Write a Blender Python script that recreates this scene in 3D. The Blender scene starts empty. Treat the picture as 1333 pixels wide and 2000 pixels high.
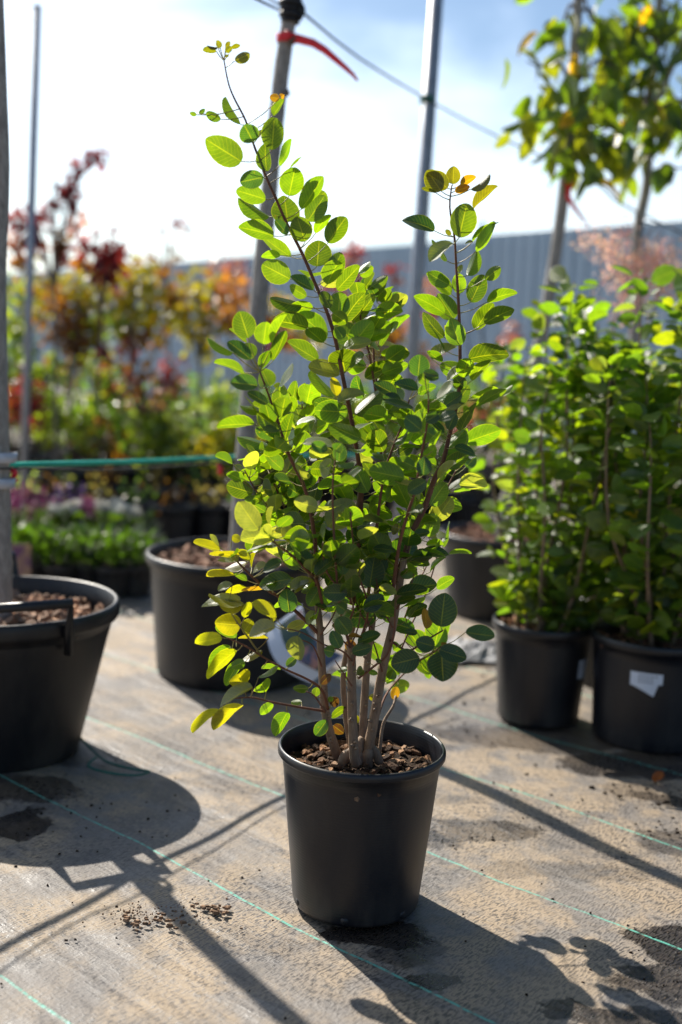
import bpy, math, random
import numpy as np
from mathutils import Vector, Matrix
rng = np.random.default_rng(7); random.seed(7)
scene = bpy.context.scene; COL = scene.collection

# ---------------------------------------------------------------- camera
F = 2250.0; CX, CY = 666.5, 1000.0
P_, R_ = math.radians(8.3), math.radians(2.3)
CAM = np.array([0, 0, 1.10])
fw = np.array([0, math.cos(P_), -math.sin(P_)]); u0 = np.array([0, math.sin(P_), math.cos(P_)]); r0 = np.array([1., 0, 0])
upv = math.cos(R_)*u0 - math.sin(R_)*r0; rt = math.cos(R_)*r0 + math.sin(R_)*u0
def at(x, y, Y):                      # photo pixel -> point at distance Y in front of the lens
    d = fw + rt*(x-CX)/F + upv*(CY-y)/F
    return CAM + d*Y/d[1]
def ground_at(x, y, z=0.0):
    d = fw + rt*(x-CX)/F + upv*(CY-y)/F
    return CAM + d*(z-CAM[2])/d[2]
cd = bpy.data.cameras.new("camera"); cam = bpy.data.objects.new("camera", cd); COL.objects.link(cam)
cam.matrix_world = Matrix([[rt[0], upv[0], -fw[0], CAM[0]], [rt[1], upv[1], -fw[1], CAM[1]], [rt[2], upv[2], -fw[2], CAM[2]], [0, 0, 0, 1]])
cd.sensor_width = 36; cd.lens = F/2000*36; cd.clip_start = 0.05; cd.clip_end = 2000
cd.dof.use_dof = True; cd.dof.focus_distance = 2.23; cd.dof.aperture_fstop = 1.5; cd.dof.aperture_blades = 0
scene.camera = cam

# ---------------------------------------------------------------- light
SUN_EL = math.radians(40.5)
SH = np.array([0.575, -0.818])                       # direction in which shadows fall on the ground
sun_dir = np.array([-SH[0]*math.cos(SUN_EL), -SH[1]*math.cos(SUN_EL), math.sin(SUN_EL)])
sd = bpy.data.lights.new("sun", 'SUN'); sd.energy = 5.0; sd.angle = math.radians(0.55); sd.color = (1, .93, .82)
so = bpy.data.objects.new("sun", sd); COL.objects.link(so)
so.rotation_euler = Vector(sun_dir).to_track_quat('Z', 'Y').to_euler()
w = bpy.data.worlds.new("World"); scene.world = w; w.use_nodes = True
nt = w.node_tree; nt.nodes.clear()
class NG:
    def __init__(s, nt): s.nt = nt
    def n(s, t, **k):
        nd = s.nt.nodes.new(t)
        for a, b in k.items():
            if a.startswith('i_'):
                key = a[2:]; key = int(key) if key.isdigit() else key.replace('__', ' ')
                if isinstance(b, bpy.types.NodeSocket): s.nt.links.new(b, nd.inputs[key])
                else: nd.inputs[key].default_value = b
            else: setattr(nd, a, b)
        return nd
    def m(s, op, a, b=None, c=None, clamp=False):
        nd = s.nt.nodes.new('ShaderNodeMath'); nd.operation = op; nd.use_clamp = clamp
        for i, v in enumerate((a, b, c)):
            if v is None: continue
            if isinstance(v, bpy.types.NodeSocket): s.nt.links.new(v, nd.inputs[i])
            else: nd.inputs[i].default_value = v
        return nd.outputs[0]
    def ramp(s, f, lo, hi, a=0.0, b=1.0):
        nd = s.nt.nodes.new('ShaderNodeMapRange'); nd.interpolation_type = 'SMOOTHSTEP'
        s.nt.links.new(f, nd.inputs[0])
        for i, v in zip((1, 2, 3, 4), (lo, hi, a, b)): nd.inputs[i].default_value = v
        return nd.outputs[0]
    def mix(s, f, a, b, t='MIX'):
        nd = s.nt.nodes.new('ShaderNodeMix'); nd.data_type = 'RGBA'; nd.blend_type = t
        for i, v in ((0, f), (6, a), (7, b)):
            if isinstance(v, bpy.types.NodeSocket): s.nt.links.new(v, nd.inputs[i])
            else: nd.inputs[i].default_value = v if i == 0 else (*v, 1) if len(v) == 3 else v
        return nd.outputs[2]
    def noise(s, vec, scale, detail=4, rough=.55, dist=0):
        nd = s.nt.nodes.new('ShaderNodeTexNoise')
        if vec is not None: s.nt.links.new(vec, nd.inputs['Vector'])
        nd.inputs['Scale'].default_value = scale; nd.inputs['Detail'].default_value = detail
        nd.inputs['Roughness'].default_value = rough; nd.inputs['Distortion'].default_value = dist
        return nd.outputs['Fac']
g = NG(nt)
sky = g.n('ShaderNodeTexSky'); sky.sky_type = 'NISHITA'; sky.sun_disc = False
sky.sun_elevation = SUN_EL; sky.sun_rotation = math.atan2(sun_dir[0], sun_dir[1]); sky.air_density = 1.0; sky.dust_density = 1.5
bg = g.n('ShaderNodeBackground', i_0=g.mix(1.0, sky.outputs[0], (.84, 1.0, 1.14), 'MULTIPLY'), i_1=0.062)
tc = g.n('ShaderNodeTexCoord').outputs['Generated']
dt = g.n('ShaderNodeVectorMath', operation='DOT_PRODUCT', i_0=tc); dt.inputs[1].default_value = sun_dir
mp = g.n('ShaderNodeMapping', i_Vector=tc); mp.inputs['Scale'].default_value = (1.0, 1.0, 2.6); mp.inputs['Location'].default_value = (0.3, 0.1, 0.05)
c1 = g.noise(mp.outputs[0], 3.2, 8, .58, .25)
# thin cloud sheet: a veil towards the horizon and the sun, broken up higher and to the right
sz = g.n('ShaderNodeSeparateXYZ', i_0=tc)
right = g.m('MULTIPLY', g.m('ADD', sz.outputs[0], 0.10), g.ramp(sz.outputs[2], .08, .26, 0, 1.0))
hi = g.m('MULTIPLY', g.m('MAXIMUM', g.m('SUBTRACT', sz.outputs[2], 0.17), 0.0), 1.45)
cov = g.m('SUBTRACT', g.m('SUBTRACT', g.m('ADD', c1, 0.12), g.m('MINIMUM', g.m('MULTIPLY', right, 1.05), .42)), g.m('MINIMUM', hi, .46))
mask = g.ramp(cov, 0.30, 0.56)
glow = g.ramp(dt.outputs['Value'], 0.14, 0.52, 0.0, 0.31)
ccol = g.n('ShaderNodeBackground', i_0=(0.97, 0.985, 1.0, 1), i_1=g.m('MULTIPLY', mask, glow))
add = g.n('ShaderNodeAddShader', i_0=bg.outputs[0], i_1=ccol.outputs[0])
g.n('ShaderNodeOutputWorld', i_0=add.outputs[0])
scene.view_settings.view_transform = 'Standard'; scene.view_settings.look = 'None'
scene.view_settings.exposure = 0.85; scene.view_settings.gamma = 1.0
scene.cycles.max_bounces = 8; scene.cycles.transparent_max_bounces = 8

# ---------------------------------------------------------------- helpers
def tag(o, label=None, cat=None, group=None, kind=None):
    if label: o['label'] = label
    if cat: o['category'] = cat
    if group: o['group'] = group
    if kind: o['kind'] = kind
    return o
def thing(name, label, cat, loc=(0, 0, 0), rz=0, group=None):
    o = bpy.data.objects.new(name, None); COL.objects.link(o)
    o.location = [float(v) for v in loc]; o.rotation_euler = (0, 0, rz); o.empty_display_size = .05
    return tag(o, label, cat, group)
def obj(name, me, mat, parent=None, smooth=True):
    """link a mesh whose coordinates are in world space; a parent at an offset gets them made relative"""
    o = bpy.data.objects.new(name, me); COL.objects.link(o)
    me.name = name; me.materials.clear(); me.materials.append(mat)
    if smooth: me.polygons.foreach_set('use_smooth', [True]*len(me.polygons))
    if parent is not None:
        o.parent = parent
        root = parent
        while root.parent: root = root.parent
        if parent is root:
            off = Vector(root.location)
            if not me.get('local'):
                me.transform(Matrix.Rotation(-root.rotation_euler[2], 4, 'Z') @ Matrix.Translation(-off))
        else:
            if not me.get('local'):
                me.transform(Matrix.Rotation(-root.rotation_euler[2], 4, 'Z') @ Matrix.Translation(-Vector(root.location)))
    return o
class MB:
    def __init__(s): s.v = []; s.f = []; s.c = []
    def add(s, vs, fs, col=None):
        n = len(s.v); s.v += [tuple(map(float, p)) for p in vs]; s.f += [tuple(i+n for i in q) for q in fs]
        s.c += [col or (1, 1, 1)]*len(vs)
    def box(s, a, b, col=None):
        x0, y0, z0 = a; x1, y1, z1 = b
        vs = [(x0,y0,z0),(x1,y0,z0),(x1,y1,z0),(x0,y1,z0),(x0,y0,z1),(x1,y0,z1),(x1,y1,z1),(x0,y1,z1)]
        s.add(vs, [(0,3,2,1),(4,5,6,7),(0,1,5,4),(1,2,6,5),(2,3,7,6),(3,0,4,7)], col)
    def tube(s, pts, rad, k=10, smooth=3, cap=True, jit=0, col=None):
        pts = [np.array(p, float) for p in pts]; n = len(pts)
        rad = [rad]*n if np.isscalar(rad) else list(rad)
        if smooth and n > 2:                                    # Catmull-Rom
            Q = []; RR = []
            for i in range(n-1):
                p0 = pts[max(i-1, 0)]; p1 = pts[i]; p2 = pts[i+1]; p3 = pts[min(i+2, n-1)]
                for j in range(smooth):
                    t = j/smooth
                    Q.append(.5*((2*p1)+(-p0+p2)*t+(2*p0-5*p1+4*p2-p3)*t*t+(-p0+3*p1-3*p2+p3)*t**3)); RR.append(rad[i]*(1-t)+rad[i+1]*t)
            Q.append(pts[-1]); RR.append(rad[-1]); pts, rad = Q, RR; n = len(pts)
        vs = []; ref = None
        for i in range(n):
            d = pts[min(i+1, n-1)]-pts[max(i-1, 0)]; d = d/(np.linalg.norm(d)+1e-9)
            if ref is None: ref = np.cross(d, (0, 0, 1.) if abs(d[2]) < .9 else (1., 0, 0))
            a = ref-d*(ref@d); a /= np.linalg.norm(a)+1e-9; b = np.cross(d, a); ref = a
            for q in range(k):
                t = 2*math.pi*q/k; r = rad[i]*(1+jit*random.uniform(-1, 1))
                vs.append(pts[i]+r*(math.cos(t)*a+math.sin(t)*b))
        fs = [(i*k+q, i*k+(q+1) % k, (i+1)*k+(q+1) % k, (i+1)*k+q) for i in range(n-1) for q in range(k)]
        if cap: fs += [tuple(range(k))[::-1], tuple((n-1)*k+q for q in range(k))]
        s.add(vs, fs, col)
    def lathe(s, prof, c=(0, 0, 0), k=64, col=None, wob=0):
        vs = []; c = np.array(c, float)
        for (r, z) in prof:
            for q in range(k):
                t = 2*math.pi*q/k; rr = r*(1+wob*math.sin(2*t+1)); vs.append(c+np.array([rr*math.cos(t), rr*math.sin(t), z]))
        n = len(prof)
        fs = [(i*k+q, i*k+(q+1) % k, (i+1)*k+(q+1) % k, (i+1)*k+q) for i in range(n-1) for q in range(k)]
        s.add(vs, fs, col)
    def mesh(s, color=False):
        me = bpy.data.meshes.new('m'); me.from_pydata(s.v, [], s.f); me.update()
        if color:
            at_ = me.color_attributes.new('Col', 'FLOAT_COLOR', 'POINT')
            at_.data.foreach_set('color', np.array([(*c, 1) for c in s.c], dtype=np.float32).ravel())
        return me
def unit(a): return a/(np.linalg.norm(a, axis=-1, keepdims=True)+1e-9)
def leaves_mesh(B, A, N, L, W, C, nt_=6, nu=4, fold=.22, curl=.18, power=.62, peak=1.0, wav=0.0):
    """a batch of leaves: base B, axis A, normal N, length L, width W, colour C"""
    B = np.asarray(B, float); A = unit(np.asarray(A, float)); N = np.asarray(N, float)
    N = unit(N-A*np.sum(A*N, -1, keepdims=True)); S = np.cross(A, N); n = len(B)
    L = np.broadcast_to(L, n).astype(float); W = np.broadcast_to(W, n).astype(float)
    t = (1-np.cos(np.linspace(0, math.pi, nt_+1)))/2
    prof = np.sin(math.pi*np.clip(t, 0.004, .996)**peak)**power; prof[0] = .03; prof[-1] = .06
    u = np.linspace(-1, 1, nu+1)
    T, U = np.meshgrid(t, u, indexing='ij'); PR = prof[:, None]*np.ones_like(U)
    fo = np.broadcast_to(fold, n)+rng.uniform(-.14, .26, n); cu = (curl*rng.uniform(-.6, 1.4, n)); ph = rng.uniform(0, 6.28, n); tw = rng.uniform(-.3, .3, n)
    T_, U_, P2 = T.ravel(), U.ravel(), PR.ravel()
    hw = (W/2)[:, None]*(U_*P2)[None]
    z = np.abs(hw)*fo[:, None] - (cu*L)[:, None]*(T_**2)[None] + hw*(tw[:, None]*(T_[None]-.3))
    if wav: z = z + wav*L[:, None]*np.sin(T_[None]*9+ph[:, None])*(np.abs(U_)**2)[None]*np.sign(U_)[None]
    V = B[:, None]+A[:, None]*(L[:, None]*T_[None])[..., None]+S[:, None]*hw[..., None]+N[:, None]*z[..., None]
    nv = (nt_+1)*(nu+1); V = V.reshape(-1, 3)
    q = np.array([[i*(nu+1)+j, i*(nu+1)+j+1, (i+1)*(nu+1)+j+1, (i+1)*(nu+1)+j] for i in range(nt_) for j in range(nu)])
    Q = (q[None]+(np.arange(n)*nv)[:, None, None]).reshape(-1, 4)
    me = bpy.data.meshes.new('leaves'); me.vertices.add(len(V)); me.vertices.foreach_set('co', V.astype(np.float32).ravel())
    me.loops.add(Q.size); me.loops.foreach_set('vertex_index', Q.astype(np.int32).ravel())
    me.polygons.add(len(Q)); me.polygons.foreach_set('loop_start', np.arange(0, Q.size, 4, dtype=np.int32))
    me.polygons.foreach_set('loop_total', np.full(len(Q), 4, dtype=np.int32)); me.update(calc_edges=True)
    uvl = me.uv_layers.new(name='UVMap')
    uv = np.stack([np.tile((U_+1)/2, n), np.tile(T_, n)], -1)[Q.ravel()]
    uvl.data.foreach_set('uv', uv.astype(np.float32).ravel())
    ca = me.color_attributes.new('Col', 'FLOAT_COLOR', 'POINT')
    cc = np.repeat(np.concatenate([np.asarray(C, float), np.ones((n, 1))], -1), nv, axis=0)
    ca.data.foreach_set('color', cc.astype(np.float32).ravel())
    return me

# ---------------------------------------------------------------- materials
def newmat(name):
    m = bpy.data.materials.new(name); m.use_nodes = True; m.node_tree.nodes.clear(); return m, NG(m.node_tree)
def simple(name, col, rough=.6, var=.25, scale=30, bump=.0, spec=.5, metal=0, col2=None, bscale=None, attr=False, vec='Object'):
    m, g = newmat(name); tcn = g.n('ShaderNodeTexCoord').outputs[vec]
    f = g.noise(tcn, scale, 6, .6)
    a = tuple(c*(1-var) for c in col); b = col2 or tuple(min(1, c*(1+var)) for c in col)
    c = g.mix(g.ramp(f, .3, .7), a, b)
    if attr:
        at_ = g.n('ShaderNodeAttribute'); at_.attribute_name = 'Col'; c = g.mix(1.0, c, at_.outputs['Color'], 'MULTIPLY')
    p = g.n('ShaderNodeBsdfPrincipled', i_Base__Color=c, i_Roughness=rough, i_Metallic=metal)
    p.inputs['Specular IOR Level'].default_value = spec
    if bump:
        bn = g.n('ShaderNodeBump', i_Height=g.noise(tcn, bscale or scale*3, 6, .65), i_Strength=bump, i_Distance=.01)
        g.nt.links.new(bn.outputs[0], p.inputs['Normal'])
    g.n('ShaderNodeOutputMaterial', i_0=p.outputs[0]); return m
def leaf_mat(name, trans=.55, tboost=(2.6, 2.35, .9), rough=.42, veins=9, vein=.40, spec=.5, under=1.35, bloom=.18):
    m, g = newmat(name)
    at_ = g.n('ShaderNodeAttribute'); at_.attribute_name = 'Col'; col = at_.outputs['Color']
    uv = g.n('ShaderNodeUVMap').outputs[0]; s = g.n('ShaderNodeSeparateXYZ', i_0=uv)
    U = g.m('ABSOLUTE', g.m('MULTIPLY', g.m('SUBTRACT', s.outputs[0], .5), 2)); T = s.outputs[1]
    mid = g.ramp(U, .015, .07, 1, 0)
    lat = g.m('FRACT', g.m('MULTIPLY', g.m('SUBTRACT', T, g.m('MULTIPLY', U, .28)), veins))
    lat = g.ramp(g.m('ABSOLUTE', g.m('SUBTRACT', lat, .5)), .0, .13, 1, 0)
    rim = g.m('MULTIPLY', g.ramp(U, .90, .99), .8)
    v = g.m('MAXIMUM', g.m('MAXIMUM', mid, g.m('MULTIPLY', lat, .45)), rim)
    ob = g.n('ShaderNodeTexCoord').outputs['Object']
    nz = g.noise(ob, 55, 5, .6)
    c = g.mix(g.ramp(nz, .3, .75), g.mix(1.0, col, (.78, .82, .8), 'MULTIPLY'), g.mix(1.0, col, (1.2, 1.14, 1.1), 'MULTIPLY'))
    sp = g.ramp(g.noise(ob, 130, 2, .5), .70, .76); c = g.mix(g.m('MULTIPLY', sp, .6), c, (.12, .07, .02))
    vc = g.mix(1.0, g.mix(.5, col, (.28, .30, .06)), (1.25, 1.2, 1.0), 'MULTIPLY')
    c = g.mix(g.m('MULTIPLY', v, vein), c, vc)
    back = g.n('ShaderNodeNewGeometry').outputs['Backfacing']
    top = g.mix(bloom, c, (.17, .215, .17))
    cf = g.mix(back, top, g.mix(.5, c, g.mix(1.0, c, (under*1.1, under, under*1.25), 'MULTIPLY')))
    bh = g.m('ADD', g.m('MULTIPLY', v, -.6), g.m('MULTIPLY', nz, .5))
    bn = g.n('ShaderNodeBump', i_Height=bh, i_Strength=.35, i_Distance=.002)
    p = g.n('ShaderNodeBsdfPrincipled', i_Base__Color=cf, i_Roughness=rough, i_Normal=bn.outputs[0])
    p.inputs['Specular IOR Level'].default_value = spec
    tcol = g.mix(1.0, c, tboost, 'MULTIPLY')
    tr = g.n('ShaderNodeBsdfTranslucent', i_Color=tcol, i_Normal=bn.outputs[0])
    mx = g.n('ShaderNodeMixShader', i_0=trans, i_1=p.outputs[0], i_2=tr.outputs[0])
    g.n('ShaderNodeOutputMaterial', i_0=mx.outputs[0]); return m
M = {}
M['leaf'] = leaf_mat('waxy round leaf', trans=.58, tboost=(5.0, 4.5, .35), rough=.42, spec=.95, bloom=.10)
M['leaf_far'] = leaf_mat('leaf further off', trans=.56, tboost=(4.0, 3.7, .6), vein=.2, rough=.40, spec=.9, bloom=.16)
M['autumn'] = leaf_mat('autumn leaf', trans=.5, tboost=(2.7, 2.6, 1.0), vein=.1, rough=.27, bloom=.04)
M['pot'] = None
def pot_mat(name, base=(.0065, .0075, .0115), rough=.36):
    m, g = newmat(name); ob = g.n('ShaderNodeTexCoord').outputs['Object']
    z = g.n('ShaderNodeSeparateXYZ', i_0=ob).outputs[2]
    mp = g.n('ShaderNodeMapping', i_Vector=ob); mp.inputs['Scale'].default_value = (1, 1, .25)
    n1 = g.noise(mp.outputs[0], 9, 6, .65); n2 = g.noise(ob, 160, 3, .6)
    dust = g.m('MULTIPLY', g.ramp(n1, .42, .78), .45)
    low = g.ramp(z, .0, .10, .5, 0)
    dust = g.m('ADD', dust, g.m('MULTIPLY', low, g.ramp(n1, .35, .6)), None, True)
    sp = g.ramp(n2, .73, .78, 0, .5)
    c = g.mix(g.m('MULTIPLY', g.m('ADD', dust, sp, None, True), .2), base, (.26, .21, .15))
    r = g.m('ADD', rough, g.m('MULTIPLY', dust, .3))
    wv = g.n('ShaderNodeTexWave', bands_direction='Z', i_Vector=ob, i_Scale=55.0, i_Distortion=1.0)
    bn = g.n('ShaderNodeBump', i_Height=g.m('ADD', g.m('MULTIPLY', wv.outputs['Fac'], .12), g.m('MULTIPLY', n1, .6)), i_Strength=.25, i_Distance=.004)
    p = g.n('ShaderNodeBsdfPrincipled', i_Base__Color=c, i_Roughness=r, i_Normal=bn.outputs[0])
    g.n('ShaderNodeOutputMaterial', i_0=p.outputs[0]); return m
M['pot'] = pot_mat('black plastic pot'); M['pot2'] = pot_mat('dusty black plastic pot', (.008, .008, .010), .42)
M['soil'] = simple('potting soil', (.035, .022, .014), .95, .5, 60, .8, .2)
M['chip'] = simple('bark chips', (.25, .16, .10), .85, .35, 40, .6, .3, attr=True)
M['lava'] = simple('red brown gravel mulch', (.36, .24, .17), .85, .3, 30, .5, .3, attr=True)
def bark(name, a, b, sc=(14, 14, 3), lent=True):
    m, g = newmat(name); ob = g.n('ShaderNodeTexCoord').outputs['Object']
    mp = g.n('ShaderNodeMapping', i_Vector=ob); mp.inputs['Scale'].default_value = sc
    n1 = g.noise(mp.outputs[0], 6, 8, .7); n2 = g.noise(ob, 70, 4, .6)
    c = g.mix(g.ramp(n1, .3, .7), a, b)
    if lent: c = g.mix(g.ramp(n2, .66, .74), c, tuple(x*.3 for x in a))
    bn = g.n('ShaderNodeBump', i_Height=g.m('ADD', n1, g.m('MULTIPLY', n2, .5)), i_Strength=.6, i_Distance=.004)
    p = g.n('ShaderNodeBsdfPrincipled', i_Base__Color=c, i_Roughness=.7, i_Normal=bn.outputs[0])
    g.n('ShaderNodeOutputMaterial', i_0=p.outputs[0]); return m
M['stem'] = bark('tan lenticelled bark', (.15, .092, .058), (.29, .195, .125))
M['twig'] = bark('red brown twig bark', (.10, .032, .018), (.20, .075, .035), (20, 20, 8), False)
M['petiole'] = simple('petiole', (.30, .16, .05), .5, .4, 12, 0, .5, col2=(.32, .33, .07))
M['trunk'] = bark('grey tree bark', (.20, .18, .16), (.38, .35, .31), (10, 10, 4))
M['trunk_dark'] = bark('dark tree bark', (.07, .055, .045), (.16, .13, .10), (10, 10, 4))
M['steel'] = simple('galvanised steel', (.30, .33, .38), .5, .15, 14, .05, .5, .35)
M['wire'] = simple('steel wire', (.35, .38, .42), .4, .1, 10, 0, .5, .6)
M['ribbon'] = simple('red plastic ribbon', (.75, .015, .03), .35, .12, 10)
M['rod'] = simple('green coated rod', (.015, .40, .27), .3, .15, 6)
M['cord'] = simple('dark cord', (.03, .035, .03), .7, .2, 30)
M['gcord'] = simple('green cord', (.01, .12, .085), .6, .2, 30)
M['rubber'] = simple('black rubber', (.012, .012, .014), .55, .2, 30)
M['clamp'] = simple('grey plastic band', (.5, .52, .56), .35, .1, 20)
M['label'] = simple('white paper label', (.62, .66, .74), .6, .06, 8)
M['ink'] = simple('printed ink', (.10, .11, .15), .6, .2, 40)
M['film'] = simple('grey crumpled film', (.20, .20, .21), .6, .4, 18, .3)

# ---------------------------------------------------------------- ground: woven fabric with green marker threads
def ground_material():
    m, g = newmat('dusty woven ground fabric')
    ob = g.n('ShaderNodeTexCoord').outputs['Object']; s = g.n('ShaderNodeSeparateXYZ', i_0=ob); X, Y = s.outputs[0], s.outputs[1]
    wob = g.m('ADD', g.m('MULTIPLY', g.m('SUBTRACT', g.noise(ob, .9, 2, .5), .5), .05), g.m('MULTIPLY', g.m('SUBTRACT', g.noise(ob, 9, 3, .6), .5), .012))
    nn = g.m('ADD', g.m('ADD', g.m('MULTIPLY', X, .658), g.m('MULTIPLY', Y, .753)), wob)     # across the threads
    ee = g.m('SUBTRACT', g.m('MULTIPLY', X, .753), g.m('MULTIPLY', Y, .658))                  # along the threads
    big = g.noise(ob, 1.7, 6, .6, .6); mid = g.noise(ob, 6.5, 6, .62, .3); fine = g.noise(ob, 45, 5, .7)
    tan = (.300, .230, .155); grey = (.180, .160, .142); dark = (.035, .032, .032)
    c = g.mix(g.ramp(mid, .38, .56), grey, tan)
    c = g.mix(g.ramp(big, .46, .64, 0, .9), c, (.155, .142, .132))
    c = g.mix(g.ramp(g.noise(ob, 3.6, 6, .68, .8), .52, .66, 0, .7), c, (.108, .098, .09))
    c = g.mix(g.ramp(big, .24, .40, .8, 0), c, (.31, .240, .155))
    # weave: short dashes along the thread
    cv = g.n('ShaderNodeCombineXYZ', i_0=g.m('MULTIPLY', ee, 260), i_1=g.m('MULTIPLY', nn, 62))
    dash = g.noise(cv.outputs[0], 1.0, 2, .5)
    cv2 = g.n('ShaderNodeCombineXYZ', i_0=g.m('MULTIPLY', ee, 70), i_1=g.m('MULTIPLY', nn, 240))
    dash2 = g.noise(cv2.outputs[0], 1.0, 2, .5)
    wear = g.ramp(g.noise(ob, 3.3, 5, .6), 0.35, .62, .5, 1)
    wv = g.m('MULTIPLY', g.m('MAXIMUM', g.ramp(dash, .50, .58), g.m('MULTIPLY', g.ramp(dash2, .58, .66), .7)), wear)
    c = g.mix(g.m('MULTIPLY', wv, .85), c, dark)
    c = g.mix(g.ramp(fine, .56, .75, 0, .35), c, (.13, .11, .095))
    # wet and dirty patches with outlines of their own
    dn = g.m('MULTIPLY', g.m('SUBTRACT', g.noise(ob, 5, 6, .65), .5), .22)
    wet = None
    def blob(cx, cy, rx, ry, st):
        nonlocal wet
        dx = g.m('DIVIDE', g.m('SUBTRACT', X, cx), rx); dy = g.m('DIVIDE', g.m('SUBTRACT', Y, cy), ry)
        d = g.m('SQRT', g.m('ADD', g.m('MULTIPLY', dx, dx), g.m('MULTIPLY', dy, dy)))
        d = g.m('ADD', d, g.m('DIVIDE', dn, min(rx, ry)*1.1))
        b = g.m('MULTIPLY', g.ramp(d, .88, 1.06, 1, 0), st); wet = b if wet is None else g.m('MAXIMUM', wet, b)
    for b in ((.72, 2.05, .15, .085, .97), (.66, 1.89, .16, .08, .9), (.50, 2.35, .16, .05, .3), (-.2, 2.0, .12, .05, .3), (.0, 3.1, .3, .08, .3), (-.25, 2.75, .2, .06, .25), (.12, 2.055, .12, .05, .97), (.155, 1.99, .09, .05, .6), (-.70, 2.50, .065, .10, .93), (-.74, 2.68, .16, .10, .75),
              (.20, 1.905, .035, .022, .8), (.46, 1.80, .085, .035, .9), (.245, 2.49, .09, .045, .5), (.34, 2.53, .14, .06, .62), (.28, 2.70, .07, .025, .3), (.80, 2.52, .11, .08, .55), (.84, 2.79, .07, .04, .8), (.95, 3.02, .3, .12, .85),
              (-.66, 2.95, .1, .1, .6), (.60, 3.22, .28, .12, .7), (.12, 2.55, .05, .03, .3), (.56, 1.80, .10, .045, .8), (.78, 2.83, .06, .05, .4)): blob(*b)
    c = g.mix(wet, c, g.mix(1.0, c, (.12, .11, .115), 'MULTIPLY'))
    fl = g.noise(ob, 260, 1, .5); c = g.mix(g.m('MULTIPLY', g.m('MULTIPLY', g.ramp(fl, .74, .78), wet), .8), c, (.34, .22, .13))
    # marker threads
    st = None
    for k, o_ in enumerate((.52, 1.024, 1.529, 1.966, 2.41, 2.84, 3.28, 3.72, 4.2, 4.64)):
        d = g.m('ABSOLUTE', g.m('SUBTRACT', nn, o_)); b = g.ramp(d, .0016, .0042, 1, 0); st = b if st is None else g.m('MAXIMUM', st, b)
    cv3 = g.n('ShaderNodeCombineXYZ', i_0=g.m('MULTIPLY', ee, 95), i_1=g.m('MULTIPLY', nn, 8)); dd = g.noise(cv3.outputs[0], 1, 3, .6)
    st = g.m('MULTIPLY', st, g.ramp(dd, .36, .54, .2, 1))
    st = g.m('MULTIPLY', st, g.ramp(wear, .3, .9, .55, .95))
    c = g.mix(st, c, (.11, .37, .29))
    h = g.m('ADD', g.m('ADD', g.m('MULTIPLY', dash, .35), g.m('MULTIPLY', dash2, .2)), g.m('MULTIPLY', mid, 1.0))
    h = g.m('ADD', h, g.m('MULTIPLY', fine, .5))
    cvw = g.n('ShaderNodeCombineXYZ', i_0=g.m('MULTIPLY', ee, 1.6), i_1=g.m('MULTIPLY', nn, 9)); h = g.m('ADD', h, g.m('MULTIPLY', g.noise(cvw.outputs[0], 1.0, 3, .5, .4), 5.0))
    bn = g.n('ShaderNodeBump', i_Height=h, i_Strength=.8, i_Distance=.005)
    rough = g.m('SUBTRACT', g.m('SUBTRACT', .72, g.m('MULTIPLY', wet, .28)), g.m('MULTIPLY', g.ramp(mid, .5, .3), .22))
    rough = g.m('SUBTRACT', rough, g.m('MULTIPLY', wv, .25))
    p = g.n('ShaderNodeBsdfPrincipled', i_Base__Color=c, i_Roughness=rough, i_Normal=bn.outputs[0])
    g.n('ShaderNodeOutputMaterial', i_0=p.outputs[0]); return m
def ground():
    # one sheet to the horizon; near the camera it is finely divided and gently creased
    xs = np.concatenate([[-600, -200, -60, -20, -8], np.linspace(-3, 3, 121), [8, 20, 60, 200, 600]])
    ys = np.concatenate([[-600, -100, -20, -5], np.linspace(0, 6, 121), [9, 20, 60, 200, 600]])
    XX, YY = np.meshgrid(xs, ys); n1, n2 = XX.shape[1], XX.shape[0]
    Z = .0035*np.sin(XX*5.1+YY*2.3)+.003*np.sin(YY*7.7-XX*4.0+1)+.002*np.sin(XX*13+YY*11)
    near = (np.abs(XX) < 3.01) & (YY > -.01) & (YY < 6.01); Z = np.where(near, Z-.006, -.006)
    V = np.stack([XX, YY, Z], -1).reshape(-1, 3)
    fs = [(j*n1+i, j*n1+i+1, (j+1)*n1+i+1, (j+1)*n1+i) for j in range(n2-1) for i in range(n1-1)]
    me = bpy.data.meshes.new('ground'); me.from_pydata(V.tolist(), [], fs)
    tag(obj('ground', me, ground_material()), 'dusty woven weed fabric over the ground with green marker threads', 'ground', kind='structure')
ground()

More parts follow.
